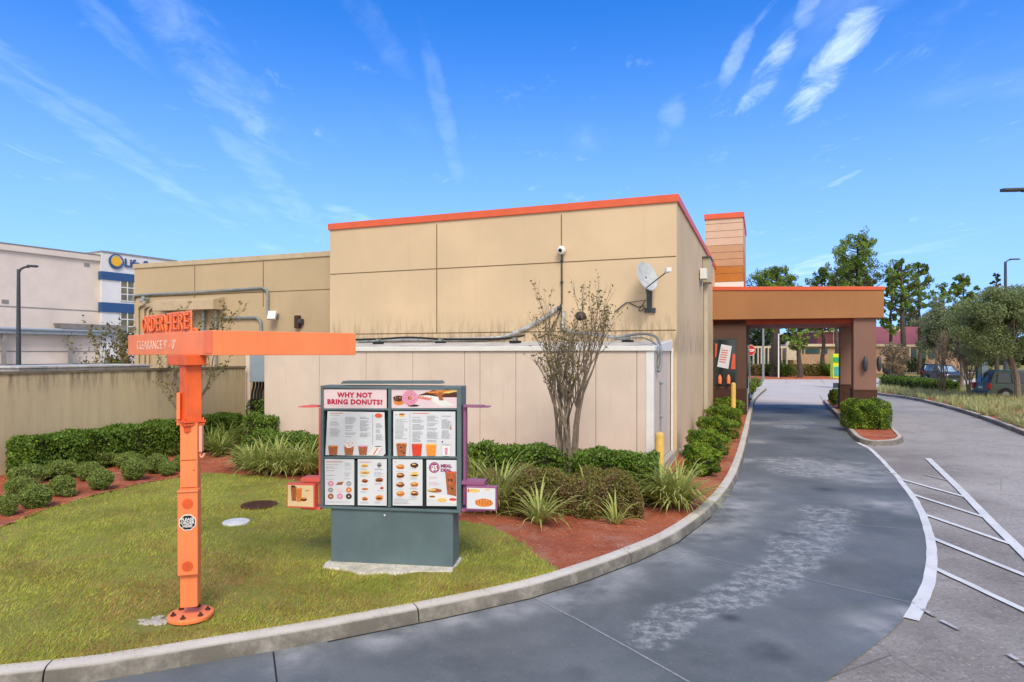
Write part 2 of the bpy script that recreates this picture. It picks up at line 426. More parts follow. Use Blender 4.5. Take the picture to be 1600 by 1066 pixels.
for a in ((1303, 92, 50, .1, .034, .95), (1203, 112, 56, .075, .026, .8), (1150, 90, 62, .05, .018, .4), (1045, 190, 70, .05, .025, .22), (1262, 15, 60, .035, .02, .4),
          (130, 200, -30, .30, .018, .2), (80, 130, -28, .2, .016, .18), (330, 100, -44, .2, .05, .24), (390, 180, -50, .06, .03, .3), (690, 170, -75, .16, .02, .16), (555, 345, -15, .07, .02, .3), (420, 280, -45, .15, .03, .16), (160, 30, -40, .1, .02, .14), (590, 50, -50, .1, .03, .12), (1280, 415, 15, .07, .02, .4)):
    wv = wisp(*a[:5], 1.)
    tot = wm('MAXIMUM', tot, wm('MULTIPLY', wr(wm('ADD', wm('MULTIPLY', wv, .95), wm('MULTIPLY', wm('SUBTRACT', fine, .5), 3.2)), .25, 1.5), a[5]*.5))
tot = wm('MULTIPLY', wm('MINIMUM', tot, 1.), wr(sep.outputs[2], .0, .08))
mx = wn.new('ShaderNodeMix'); mx.data_type = 'RGBA'; wt.links.new(tot, mx.inputs[0]); 
hz = wn.new('ShaderNodeMix'); hz.data_type = 'RGBA'; wt.links.new(wr(sep.outputs[2], -.05, .5, .72, 0), hz.inputs[0]); wt.links.new(hs.outputs[0], hz.inputs[6]); hz.inputs[7].default_value = (3.0, 4.7, 7.6, 1)
# white cloud added to the unseen sky behind the camera, as soft neutral fill
fill_veil = wm('MULTIPLY', wr(sep.outputs[1], -.05, -.45), wr(wnoise(.8, 0, (1, 1, 1), 4, .55, .3), .3, .55, .6, 1))
vm = wn.new('ShaderNodeMix'); vm.data_type = 'RGBA'; wt.links.new(fill_veil, vm.inputs[0]); wt.links.new(hz.outputs[2], vm.inputs[6]); vm.inputs[7].default_value = (7.0, 6.6, 6.0, 1)
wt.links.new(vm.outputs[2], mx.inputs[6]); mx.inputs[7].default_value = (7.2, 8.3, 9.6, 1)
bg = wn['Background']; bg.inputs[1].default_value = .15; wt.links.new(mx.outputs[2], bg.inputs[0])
sd = bpy.data.lights.new('sun', 'SUN'); sd.energy = 2.15; sd.angle = R(22); sd.color = (1, .92, .8)
so = bpy.data.objects.new('sun', sd); COL.objects.link(so)
sdir = Vector((math.sin(R(AZ))*math.cos(R(EL)), math.cos(R(AZ))*math.cos(R(EL)), math.sin(R(EL))))
so.rotation_euler = sdir.to_track_quat('Z', 'Y').to_euler(); so.location = (0, -5, 30)
cd = bpy.data.cameras.new('camera'); cam = bpy.data.objects.new('camera', cd); COL.objects.link(cam)
cam.location = (0, 0, CZ); cam.rotation_euler = (R(90), 0, 0); cd.sensor_width = 36; cd.lens = 36*F/1600; cd.shift_y = (HZ-533)/1600; cd.clip_end = 3000; cd.clip_start = .05
S.camera = cam
S.view_settings.view_transform = 'Standard'; S.view_settings.look = 'None'; S.view_settings.exposure = .42; S.view_settings.gamma = 1

# ================================================================== GROUND
def asphalt(name, c1, c2, dark, seam=False):
    k = NT(name)
    base = k.mix(k.ramp(k.noise(.35, 6), .3, .7), c1, c2)
    base = k.mix(k.ramp(k.noise(1.1, 7, .7), .5, .75, 0, .55), base, dark)
    base = k.mix(k.ramp(k.noise(120, 3, .8), .35, .7, 0, .3), base, '#b5aea8')
    k.link(base, k.bsdf.inputs['Base Color']); k.bsdf.inputs['Roughness'].default_value = .78
    k.bump(k.noise(140, 3), .5, .006); return k
k = asphalt('old_asphalt', '#97918a', '#aba59d', '#7a756e')
src = k.bsdf.inputs['Base Color'].links[0].from_socket
dk = k.blobs([(*tuple(G(x, y)[:2]), r) for x, y, r in ((1520, 1030, 1.7), (1400, 1050, 1.5), (1560, 900, 1.6), (1500, 850, 1.4), (1430, 730, 2.4), (1400, 710, 2.2), (1590, 960, 1.6), (1470, 780, 1.8), (1460, 990, 1.2))])
src = k.mix(k.math('MULTIPLY', k.math('MULTIPLY', dk, k.ramp(k.noise(1.3, 7, .7), .2, .6, .3, 1.)), .8), src, '#726a62')
spk = k.ramp(k.noise(26, 5, .85), .5, .62, 0, .6); src = k.mix(spk, src, '#5a5550'); src = k.mix(k.ramp(k.noise(21, 4, .9), .56, .66, 0, .55), src, '#cac3ba'); src = k.mix(k.ramp(k.noise(2.4, 8, .8), .52, .62, 0, .4), src, '#68625b')
vz = k.N('ShaderNodeTexVoronoi', feature='DISTANCE_TO_EDGE'); vz.inputs['Scale'].default_value = .45; k.link(k.co, vz.inputs['Vector'])
src = k.mix(k.math('MULTIPLY', k.ramp(vz.outputs['Distance'], .004, .0, 0, 1), k.ramp(k.noise(.4, 3), .5, .6, 0, .6)), src, '#3c3936')
k.link(src, k.bsdf.inputs['Base Color']); M['asphalt'] = k.m
k = asphalt('far_asphalt', '#c2b7ae', '#cdc3ba', '#aca197'); M['asphalt_far'] = k.m
# dark polished concrete of the lane
k = NT('lane_concrete')
base = k.mix(k.ramp(k.noise(.5, 6, .6), .3, .7), '#575c5d', '#6c7172')
base = k.mix(k.ramp(k.noise(2.2, 7, .7), .45, .75, 0, .22), base, '#8b8b8c')
P_ = lambda x, y: tuple(G(x, y)[:2])
wb = [(*P_(1262, 735), 1.5), (*P_(1240, 722), 1.2), (*P_(1292, 800), .75), (*P_(1288, 825), .7), (*P_(1255, 850), .8), (*P_(1235, 880), .6), (*P_(1200, 905), .6), (*P_(1150, 930), .55), (*P_(1120, 945), .4), (*P_(1060, 960), .45), (*P_(1030, 985), .45), (*P_(1015, 1000), .35), (*P_(1180, 918), .5), (*P_(1215, 893), .55), (*P_(1245, 864), .6), (*P_(1272, 838), .65), (*P_(1090, 953), .4), (*P_(1296, 812), .6), (*P_(1135, 938), .45), (*P_(1045, 972), .4), (*P_(1240, 660), 1.3), (*P_(1235, 667), 1.0)]
m1 = k.blobs(wb); n1 = k.ramp(k.noise(5.5, 10, .82), .44, .6)
base = k.mix(k.math('MULTIPLY', k.ramp(m1, .05, .55), k.math('MULTIPLY', n1, .6)), base, '#b2b4b3')
edge = [(*P_(x, y), r*1.7) for x, y, r in ((1180, 690, .5), (1178, 720, .6), (1165, 760, .6), (1140, 795, .65), (1090, 835, .6), (1040, 868, .55), (985, 893, .5), (930, 915, .45), (870, 935, .4), (800, 952, .35), (720, 972, .3), (640, 985, .28), (1320, 730, 1.2), (1180, 660, .8), (1150, 790, .8), (1120, 815, .8), (600, 1000, .3), (460, 1025, .3), (1420, 960, .3), (1380, 985, .4), (1345, 745, 1.), (1390, 790, .7))]
n2 = k.ramp(k.noise(1.8, 6, .6), .3, .7)
base = k.mix(k.math('MULTIPLY', k.blobs(edge), k.math('MULTIPLY', n2, .7)), base, '#b0b0ae')
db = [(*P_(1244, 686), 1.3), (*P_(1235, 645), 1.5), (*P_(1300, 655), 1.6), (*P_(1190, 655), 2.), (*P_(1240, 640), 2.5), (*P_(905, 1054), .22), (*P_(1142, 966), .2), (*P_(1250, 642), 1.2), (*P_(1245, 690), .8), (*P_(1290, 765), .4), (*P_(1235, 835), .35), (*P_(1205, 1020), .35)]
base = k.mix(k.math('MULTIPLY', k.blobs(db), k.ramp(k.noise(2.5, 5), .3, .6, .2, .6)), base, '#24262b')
base = k.mix(k.ramp(k.noise(30, 4, .85), .52, .7, 0, .3), base, '#45474a')
base = k.mix(k.ramp(k.noise(34, 3, .85), .62, .7, 0, .4), base, '#b4b5b4')
tr_ = k.ramp(k.noise(.8, 6, .7, sc=(1, .35, 1)), .5, .7, 0, .28); base = k.mix(tr_, base, '#565a5c')
k.link(base, k.bsdf.inputs['Base Color']); k.link(k.ramp(k.noise(.9, 5), .3, .7, .5, .7), k.bsdf.inputs['Roughness']); k.bsdf.inputs['Specular IOR Level'].default_value = .25
k.bump(k.noise(60, 6), .12, .004); M['lane'] = k.m
# soil / grass underlay, mulch
k = NT('lawn_soil')
base = k.mix(k.ramp(k.noise(.7, 6, .7), .35, .65), '#7d802f', '#93903e')
base = k.mix(k.ramp(k.noise(1.7, 7, .75), .5, .68, 0, .8), base, '#9a7a48')
base = k.mix(k.ramp(k.noise(40, 4, .8), .4, .7, 0, .5), base, '#3e4a16')
k.link(base, k.bsdf.inputs['Base Color']); k.bsdf.inputs['Roughness'].default_value = .95; k.bump(k.noise(70, 4), .8, .02); M['soil'] = k.m
k = NT('red_mulch')
base = k.mix(k.ramp(k.noise(1.2, 6, .7), .3, .7), '#a9522f', '#cf7449')
base = k.mix(k.ramp(k.noise(55, 6, .8), .4, .65, 0, .7), base, '#4c1c14')
base = k.mix(k.ramp(k.noise(38, 3, .8), .62, .75, 0, .6), base, '#bf8a72')
base = k.mix(k.ramp(k.noise(1.6, 8, .8), .48, .66, 0, .6), base, '#b08672')
k.link(base, k.bsdf.inputs['Base Color']); k.bsdf.inputs['Roughness'].default_value = .95; k.bump(k.noise(45, 5), 1., .03); M['mulch'] = k.m
k = NT('brown_turf')
base = k.mix(k.ramp(k.noise(.25, 6, .7), .35, .65), '#7d7a34', '#a08a4d')
base = k.mix(k.ramp(k.noise(9, 5, .8), .4, .7, 0, .5), base, '#5c5f25')
k.link(base, k.bsdf.inputs['Base Color']); k.bsdf.inputs['Roughness'].default_value = .95; k.bump(k.noise(20, 4), .8, .05); M['turf'] = k.m
k = NT('road_paint')
base = k.mix(k.ramp(k.noise(1.5, 5), .3, .7), '#c9c9c6', '#dcdcda')
base = k.mix(k.ramp(k.noise(9, 7, .8), .56, .68, 0, .75), base, '#8a8582')
k.link(base, k.bsdf.inputs['Base Color']); k.bsdf.inputs['Roughness'].default_value = .6; M['paint'] = k.m
k = NT('worn_paint')
base = k.mix(k.ramp(k.noise(5, 7, .8), .45, .6), '#b9b6b2', '#827c79')
k.link(base, k.bsdf.inputs['Base Color']); k.bsdf.inputs['Roughness'].default_value = .7; M['paint_worn'] = k.m
M['jointfill'] = mat('joint_filler', '#8d9093', .8, .2, 20)
M['crack'] = mat('joint_dark', '#26272a', .8)

sheet('ground', [(-900, -60), (900, -60), (900, 1500), (-900, 1500)], -.06, M['turf'])
sheet('parking_lot', [(-70, -8), (45, -8), (60, 20), (95, 66), (30, 73), (10, 74), (-70, 120)], -.008, M['asphalt'])
# pale far pavement beyond the canopy
sheet('road', [G(1150, 632.5), G(1292, 632.5), G(1300, 640), G(1372, 640), G(1372, 617.5), (60, 60), (60, 72.5), (5, 72.5), (5, 40)], -.004, M['asphalt_far'])

gut = [(-14, 3.3), (-9, 4.2)]+[tuple(G(x, y)[:2]) for x, y in ((0, 1083), (200, 1057), (340, 1033), (505, 1004), (700, 965), (831, 935), (919, 907), (997, 877), (1059, 847), (1112, 806), (1146, 763), (1162, 721), (1171, 678), (1176, 648), (1182, 625), (1198, 609.5))]
gut = smoothpath([Vector((x, y, 0)) for x, y in gut], 8)
kerb('kerb', gut, M['concrete'], 1, .2, .15, 3.1)
lane_r = [G(x, y) for x, y in ((1289, 634), (1308, 653), (1330, 684), (1344, 695), (1355.5, 701), (1370, 714), (1383.6, 729), (1398, 745), (1409, 760), (1426, 783), (1440, 813.6), (1447, 842), (1449, 872), (1444, 905), (1430, 940), (1406, 975), (1362, 1012), (1290, 1066))]
lane_r = smoothpath(lane_r, 4)
kp = offsetpath(gut, .05)
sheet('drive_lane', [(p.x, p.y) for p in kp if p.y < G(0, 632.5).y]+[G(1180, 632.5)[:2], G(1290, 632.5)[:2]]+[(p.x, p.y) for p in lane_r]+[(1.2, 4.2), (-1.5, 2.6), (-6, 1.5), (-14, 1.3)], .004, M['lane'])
# slab joints
j = MB()
strip(j, [G(836, 936), G(900, 968), G(985, 1015), G(1075, 1066), G(1180, 1130)], .022, .0085, 0)
strip(j, [G(1062, 862), G(1160, 884), G(1280, 910), G(1430, 944)], .018, .0085, 0)
strip(j, [G(1140, 795), G(1280, 815), G(1440, 830)], .02, .0085, 0)
strip(j, [G(1150, 760), G(1300, 776)], .02, .0085, 0)
strip(j, [G(427, 1020), G(432, 1062), G(437, 1110)], .015, .0085, 1)
strip(j, [G(512, 1004), G(700, 966), G(831, 936), G(919, 908.5), G(997, 878.5), G(1059, 849), G(1112, 808)], .02, .0085, 1)
struct(j.build('slab_joint', [M['jointfill'], M['crack']]))
# painted lines
pl = MB()
edge_line = [p for p in lane_r if G(0, 690).y > p.y > G(0, 972).y]
el_ = offsetpath(edge_line, .05); nE = len(el_); vs_ = []
for i, (a_, b_) in enumerate(zip(offsetpath(el_, .5), offsetpath(el_, -.5))):
    hw = .05+.024*(i/nE)**2; m_ = (a_+b_)/2; e_ = random.uniform(-.008, .008); p1_ = m_+(a_-m_)*(hw+e_)*2; p2_ = m_+(b_-m_)*(hw-e_)*2; vs_ += [(p1_.x, p1_.y, .0085), (p2_.x, p2_.y, .0085)]
pl.add(vs_, [(2*i, 2*i+1, 2*i+3, 2*i+2) for i in range(nE-1)])
for a in (((1450, 717), (1500, 765), (1550, 817), (1604, 870), (1680, 950)),): strip(pl, [G(*p) for p in a], .14, .0125, 0, .008)
for (x0, y0, x1, y1) in ((1403, 748, 1513, 778.5), (1424, 772.5, 1550, 812.5), (1441, 803, 1583, 852), (1454, 840.5, 1620, 907), (1451, 884, 1640, 973)):
    strip(pl, smoothpath([G(x0, y0), G((x0+x1)/2, (y0+y1)/2), G(x1, y1)], 6), .095, .0105, 0, .006)
struct(pl.build('road_marking', M['paint']))
pw = MB()
for (x0, y0, x1, y1) in ((1443, 742, 1480, 751), (1441, 953, 1462, 965), (1470, 971, 1500, 986), (1575, 1024, 1590, 1033), (1594, 1036, 1620, 1052), (1289, 634, 1282, 618), (1365, 697, 1380, 694), (1228, 593, 1229, 600), (1281, 592, 1288, 599), (1380, 737, 1400, 742)):
    strip(pw, [G(x0, y0), G((x0+x1)/2, (y0+y1)/2), G(x1, y1)], .05, .0145)
struct(pw.build('worn_road_marking', M['paint_worn']))

# ---- lawn and mulch relief
def relief(name, poly, step, z, amp, m_, freq=1.3):
    P = np.array([(p[0], p[1]) for p in poly]); x0, y0 = P.min(0); x1, y1 = P.max(0)
    nx = int((x1-x0)/step)+1; ny = int((y1-y0)/step)+1
    X, Y = np.meshgrid(x0+np.arange(nx+1)*step, y0+np.arange(ny+1)*step)
    Z = z+amp*(np.sin(X*freq*2.1+Y*1.3)*np.cos(Y*freq*1.7-X)*.5+np.sin(X*9.1+Y*4.2)*np.sin(Y*8.3-X*3.1)*.25)+amp*.25*rng.normal(size=X.shape)*.6
    vid = np.arange((nx+1)*(ny+1)).reshape(ny+1, nx+1)
    cx = (X[:-1, :-1]+step/2).ravel(); cy = (Y[:-1, :-1]+step/2).ravel(); ins = inpoly(np.stack([cx, cy], 1), P)
    q = np.stack([vid[:-1, :-1].ravel(), vid[:-1, 1:].ravel(), vid[1:, 1:].ravel(), vid[1:, :-1].ravel()], 1)[ins]
    used, inv = np.unique(q, return_inverse=True); vs = np.stack([X.ravel(), Y.ravel(), Z.ravel()], 1)[used]; q = inv.reshape(-1, 4)
    me = bpy.data.meshes.new(name); me.from_pydata(vs.tolist(), [], q.tolist()); me.materials.append(m_)
    for p in me.polygons: p.use_smooth = True
    o = bpy.data.objects.new(name, me); COL.objects.link(o); return struct(o)
kb = offsetpath(gut, .15)
GZ = lambda x, y: tuple(G(x, y, .15)[:2])
lawn_edge = [GZ(x, y) for x, y in ((872, 893), (834, 863), (806, 841), (762, 822), (706, 811), (600, 787), (500, 760), (420, 743), (367, 741), (315, 738), (278, 744), (210, 757), (131, 777), (66, 795), (0, 822), (-80, 850), (-250, 910))]
idx = min(range(len(kb)), key=lambda i: (kb[i].xy-Vector(lawn_edge[0])).length)
front_b = [tuple(p.xy) for p in kb[:idx+1]]
lawn_poly = front_b+lawn_edge+[(-12.5, 6.0)]
kin = offsetpath(gut, .1)
back_b = [tuple(p.xy) for p in kin[idx:]]
mulch_poly = lawn_edge[::-1]+back_b+[tuple(B(-1.4, 25, 0).xy), tuple(B(0, 14, 0).xy), tuple(B(0, .5, 0).xy), tuple(B(14, .5, 0).xy), tuple(B(20, 3, 0).xy), (-14.5, 16), (-14, 8)]
relief('lawn', [tuple(p) for p in front_b]+[GZ(885, 893)]+[(a+.05, b+.05) for a, b in lawn_edge]+[(-12.5, 6.0)], .09, .132, .018, M['soil'])
relief('mulch_bed', mulch_poly, .07, .128, .03, M['mulch'], 2.2)
# mulch chips
def scatter(poly, n):
    P = np.array(poly); mn, mx_ = P.min(0), P.max(0); q = rng.uniform(mn, mx_, (n, 2)); return q[inpoly(q, P)]
q = scatter(mulch_poly, 60000); q = q[(q[:, 1] < 24)]
cc = np.concatenate([q, np.full((len(q), 1), .155)], 1); cc[:, 2] += rng.uniform(-.015, .012, len(q))
v = leaves(cc, .03, .25).reshape(-1, 4, 3); v[:, :, 2] = cc[:, None, 2]+(v[:, :, 2]-cc[:, None, 2])*.35
M['chips'] = leafmat('mulch_chips', '#94482f', '#d88460', '#bf9a84', trans=0., clump=3.)
struct(np_mesh('mulch_chips', v.reshape(-1, 3), 4, M['chips']), 'stuff')
# grass blades
ped = [G(500, 873, .15), G(720, 873, .15)]
q = scatter(lawn_poly, 520000)
dd = np.hypot(q[:, 0], q[:, 1]); q = q[rng.uniform(size=len(q)) < np.clip(1.35-dd/16, .35, 1)]
ang = q[:, 0]/q[:, 1]; q = q[(ang > -.85) & (ang < .12)]
# bare soil round the post foot and the pedestal slab
pb = G(297, 963, .15); q = q[np.hypot(q[:, 0]-pb.x+.0, q[:, 1]-pb.y) > .2]
sl = G(240, 972, .15); dsl = np.hypot((q[:, 0]-sl.x)/1.4, q[:, 1]-sl.y); q = q[(dsl > .22)]
nz = np.sin(q[:, 0]*1.9+2*np.sin(q[:, 1]*.8))*np.sin(q[:, 1]*2.3+q[:, 0]*.7)+.6*np.sin(q[:, 0]*5.3+q[:, 1]*3.1)*np.sin(q[:, 1]*6.1-q[:, 0]*2.)
b3 = np.concatenate([q, np.full((len(q), 1), .125)], 1)
ke = [Vector((p[0], p[1], 0)) for p in front_b]; kq = []
for a_, b_ in zip(ke[:-1], ke[1:]):
    n_ = int((b_-a_).length*900); tt = rng.uniform(0, 1, n_); nn_ = Vector((-(b_-a_).y, (b_-a_).x, 0)).normalized(); oo = rng.uniform(.03, .12, n_)
    kq.append(np.stack([a_.x+(b_.x-a_.x)*tt+nn_.x*oo, a_.y+(b_.y-a_.y)*tt+nn_.y*oo], 1))
kq = np.concatenate(kq); kq = kq[kq[:, 0] > -7]; q = np.concatenate([q, kq]); nz = np.concatenate([nz, rng.uniform(-1, 1, len(kq))]); b3 = np.concatenate([q, np.full((len(q), 1), .13)], 1)
v = blades(b3, .045*np.where(rng.uniform(size=len(q)) < .06, 1.7, 1), .0036, .9); near = np.hypot(q[:, 0]+.6-G(400, 905, .15).x, (q[:, 1]-G(400, 905, .15).y))
n2_ = np.sin(q[:, 0]*1.1+q[:, 1]*.6+1.)*np.sin(q[:, 1]*1.5-q[:, 0]*.9)
frontk = np.clip((7.6-q[:, 1])/1.6, 0, 1)*np.clip((q[:, 0]+5.2)/2, 0, 1)
dry = rng.uniform(size=len(q)) < np.clip(.10+.3*nz*(nz > 0)+.25*n2_*(n2_ > 0)+.75*np.exp(-((near/1.1)**2))+.6*frontk*(.5+.5*nz), .03, .93)
M['grass'] = leafmat('grass_blade', '#a3b036', '#d6d664', '#98a43c', trans=.3, clump=1.1)
M['drygrass'] = leafmat('dry_grass_blade', '#b08f50', '#8a6436', '#bfa060', trans=.2, clump=2.)
tag(np_mesh('grass', v, 3, [M['grass'], M['drygrass']], midx=dry.astype(int)), 'short yellow green lawn grass with dry brown patches', 'grass', kind='stuff')

# canopy island
isl = [G(x, y) for x, y in ((1286, 628), (1289.5, 634), (1308, 653), (1319, 668), (1331, 684), (1342, 691.5), (1362, 696), (1385, 696), (1404, 694), (1412, 689))]
isl_r = [G(x, y) for x, y in ((1412, 689), (1408, 683), (1398, 673), (1386, 660), (1376, 648), (1366, 636), (1352, 627))]
ring = smoothpath(isl[:-1]+isl_r, 5)
kerb('kerb', ring, M['concrete'], 1, .17, .14, 2.6)
inner = [tuple(p.xy) for p in offsetpath(ring, .12)]
relief('mulch_bed', inner, .08, .115, .025, M['mulch'], 2.)
pd = MB(); pd.add([(p.x, p.y, .149) for p in (G(1322, 657, .14), G(1340, 668, .14), G(1362, 655, .14), G(1352, 642, .14), G(1318, 641, .14), G(1310, 645, .14))], [tuple(range(6))]); struct(pd.build('pavement', M['pale_conc']))
# planted strip right of the exit road
rk = [G(x, y) for x, y in ((1366, 614), (1373, 617.5), (1400, 621), (1431, 626), (1460, 633), (1488, 640.5), (1515, 649), (1544, 659), (1572, 670), (1600, 681), (1660, 706))]
rk = smoothpath(rk, 4); kerb('kerb', rk, M['concrete'], 1, .2, .15, 3.3)
strip_poly = [tuple(p.xy) for p in offsetpath(rk, .12)]+[tuple(G(1700, 628).xy), tuple(G(1600, 616).xy), tuple(G(1500, 606).xy), tuple(G(1420, 601).xy), tuple(G(1385, 597).xy)]
relief('planting_bed', strip_poly, .25, .12, .05, M['mulch'], 1.)
# beyond: road strip of the next lot and a footpath
sheet('footpath', [G(1385, 583), G(1600, 583.5), G(1700, 584), G(1700, 581.5), G(1385, 581)], -.003, M['pale_conc'])
ys = strip
yk = MB(); yk.box(G(1398, 600.5)+Vector((0, 0, 0)), G(1424, 604)-G(1398, 600.5), (0, .3, 0), (0, 0, .18)); 
struct(yk.build('yellow_kerb', M['yellow'], bevel=.03))
ks = MB(); a = G(1498, 601.5); b = G(1600, 593); ks.box(a+Vector((0, 12, 0)), b-a, (0, .4, 0), (0, 0, .15)); struct(ks.build('kerb', M['concrete']))
# ================================================================== RESTAURANT
rest = empty('restaurant', B(5, 6, 0), 'tan stucco restaurant with orange roof trim and a drive through canopy on its right', 'building')
ZT = 6.62; ZO = 6.80                                   # wall head under the trim, top of the orange trim
L0 = 10.53; SD = 26.
q = MB(); q.box(B(-.0, 0, -.05), U*L0, V*SD, (0, 0, ZT+.05)); wall = q.build('main_wall', M['stucco'], rest)
q = MB()
q.box(B(-.05, -.05, ZT-.02), U*(L0+.1), V*.25, (0, 0, .2)); q.box(B(-.05, .2, ZT-.02), U*.25, V*(SD-.1), (0, 0, .2)); q.box(B(L0-.2, .2, ZT-.02), U*.25, V*(SD-.1), (0, 0, .2))
q.build('roof_trim', M['orange_trim'], rest, bevel=.012)
# control joints: fine reveals
q = MB()
t1, z1 = W(515.5, 428.3); t2, z2 = W(1056, 401.2); t3, z3 = W(527, 522.5); t4, z4 = W(1056, 515.9)
zj = (z1+z2)/2; zj2 = (z3+z4)/2
for zz in (zj, zj2): q.box(B(.02, -.006, zz-.012), U*(L0-.04), V*.012, (0, 0, .024))
for px in (682.5, 877.3):
    t, _ = W(px, 430); q.box(B(t-.012, -.008, zj2), U*.024, V*.012, (0, 0, ZT-.1-zj2))
q.build('control_joint', M['joint'], wall)
# left wing, set back
SW = .6
tw, zw = W(210, 413, SW); _, zw2 = W(515, 393, SW); ZW = (zw+zw2)/2; tr = L0
q = MB(); q.box(B(tr, SW, -.05), U*(tw-tr), V*12, (0, 0, ZW-.1)); wing = q.build('wing_wall', M['stucco2'], rest)
q = MB(); q.box(B(tr, SW-.04, ZW-.16), U*(tw-tr+.04), V*.3, (0, 0, .17)); q.box(B(tw-.26, SW+.26, ZW-.16), U*.3, V*11.7, (0, 0, .17)); q.build('wing_coping', M['beige_cap'], rest, bevel=.01)
q = MB(); zz = W(415, 456.3, SW)[1]; zz2 = W(510, 452.4, SW)[1]
q.box(B(tr, SW-.006, zz-.012), U*(tw-tr-.02), V*.012, (0, 0, .024))
for px in (304.5, 411.5): t, _ = W(px, 430, SW); q.box(B(t-.012, SW-.008, zz-.5), U*.024, V*.012, (0, 0, ZW-.2-zz+.5))
q.build('control_joint', M['joint'], wing)
# canopy
q = MB(); W6 = 6.52; s0 = 12.6; s1 = 18.6
def cz(t, a, b): return a+(b-a)*(-t)/W6
def slab(mb, ta, tb, sa, sb, za, zb, mi=0):     # za/zb = (z at wall, z at outer end)
    vs = [B(t, s_, cz(t, *z)) for z in (za, zb) for (t, s_) in ((ta, sa), (tb, sa), (tb, sb), (ta, sb))]
    mb.add(vs, [(0, 1, 2, 3), (7, 6, 5, 4), (0, 4, 5, 1), (1, 5, 6, 2), (2, 6, 7, 3), (3, 7, 4, 0)], mi)
slab(q, .0, -W6, s0, s1, (4.24, 4.20), (5.50, 5.29)); canopy = q.build('canopy', M['fascia'], rest)
q = MB(); slab(q, .0, -W6-.04, s0-.04, s1+.04, (5.50, 5.29), (5.66, 5.43)); q.build('canopy_trim', M['orange_trim'], canopy, bevel=.01)
q = MB(); slab(q, -.02, -W6+.75, s0+.3, s1-.3, (4.02, 4.0), (4.239, 4.199)); q.build('soffit', M['soffit'], canopy)
def pier(sa):
    ta, tb = -5.465, -6.275
    q = MB(); q.box(B(ta, sa, .1), -U*.81, V*.81, (0, 0, 4.12)); p = q.build('pier', M['brown'], rest)
    q = MB(); q.box(B(ta+.03, sa-.03, .1), -U*.87, V*.87, (0, 0, 1.16)); 
    q.box(B(ta-.12, sa-.045, .85), -U*.57, V*.016, (0, 0, .04)); q.box(B(ta-.12, sa-.045, .3), -U*.04, V*.016, (0, 0, .59)); q.box(B(ta-.65, sa-.045, .3), -U*.04, V*.016, (0, 0, .59))
    q.box(B(ta+.045, sa-.045, 1.26), -U*.9, V*.9, (0, 0, .05)); q.build('pier_base', M['brown_d'], p)
    return p
pier(s0+.15); pier(s0+4.95)
for lab_, cp, nv in (('dark oval sconce on the front face of the front canopy pier', B(-5.87, s0+.15, 2.35), -V), ('dark oval sconce seen edge on, on the outer side of the front canopy pier', B(-6.275, s0+.55, 2.35), -U)):
    r_ = empty('wall_sconce', cp, lab_, 'wall lamp', 'sconces on the canopy pier'); sd_ = Vector((0, 0, 1)).cross(nv)
    q = MB(); q.cbox(cp+nv*.03, .14, .06, .3, 0, sd_, nv); q.build('back_plate', M['dark_metal'], r_, bevel=.01)
    q = MB(); q.lathe(cp+nv*.16-Vector((0, 0, .42)), (0, 0, 1), [(.02, .1), (.07, .18), (.09, .42), (.07, .66), (.02, .74)], 16); q.build('shade', M['dark_metal'], r_, smooth=True)
# service bay beside the lane
bw = 1.36
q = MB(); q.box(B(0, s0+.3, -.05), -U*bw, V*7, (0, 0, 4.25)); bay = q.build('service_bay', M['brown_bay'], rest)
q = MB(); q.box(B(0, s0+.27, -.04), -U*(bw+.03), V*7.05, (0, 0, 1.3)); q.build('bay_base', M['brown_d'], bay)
ta, za = W(1116, 529, s0+.25); tb, zb = W(1151, 602, s0+.25)
win = MB(); win.box(B(ta, s0+.24, zb), -U*(ta-tb), V*.05, (0, 0, za-zb)); wo = win.build('window_frame', M['dark_metal'], bay)
g = MB(); g.box(B(ta-.06, s0+.225, zb+.06), -U*(ta-tb-.12), V*.02, (0, 0, za-zb-.12)); g.build('pane', M['glass'], wo)
po = MB()
t0, zp = W(1121, 531, s0+.2)
def wp(x, y): t, z = W(x, y, s0+.21); return B(t, s0+.21, z)
po.prism([wp(1127, 538), wp(1143.5, 541), wp(1138, 576.5), wp(1120.5, 573)], V*.01, 0)
for i in range(6):
    y = 546+i*3.6; po.prism([wp(1127.5-i*.8, y), wp(1138-i*.8, y+1.6), wp(1138-i*.8, y+2.9), wp(1127.5-i*.8, y+1.4)], -V*.006, 1)
po.prism([wp(1117.5, 537), wp(1121, 537), wp(1119.5, 556), wp(1117, 560)], V*.01, 1); po.prism([wp(1145, 553), wp(1149, 553), wp(1149, 577), wp(1142, 577)], V*.01, 1)
po.build('poster', [M['print'], M['pred']], wo)
for cx_ in (1125, 1138.5):
    b_ = MB(); c_ = wp(cx_, 600); b_.lathe(c_-V*.08, (0, 0, 1), [(.075, .02), (.08, .25), (.05, .34), (.03, .4)], 12, 0); b_.build('bottle', M['orange'], wo)
q = MB(); q.box(B(-bw-.005, s0+1.1, .95), V*2.4, -U*.06, (0, 0, 2.2)); q.box(B(-bw-.005, s0+1.0, .72), V*2.6, -U*.22, (0, 0, .1)); q.build('service_window', M['glass'], bay)
q = MB(); q.box(B(-bw+.0, s0+.32, .3), V*.1, -U*.08, (0, 0, .95)); q.build('guard_post', M['grey_metal'], bay)
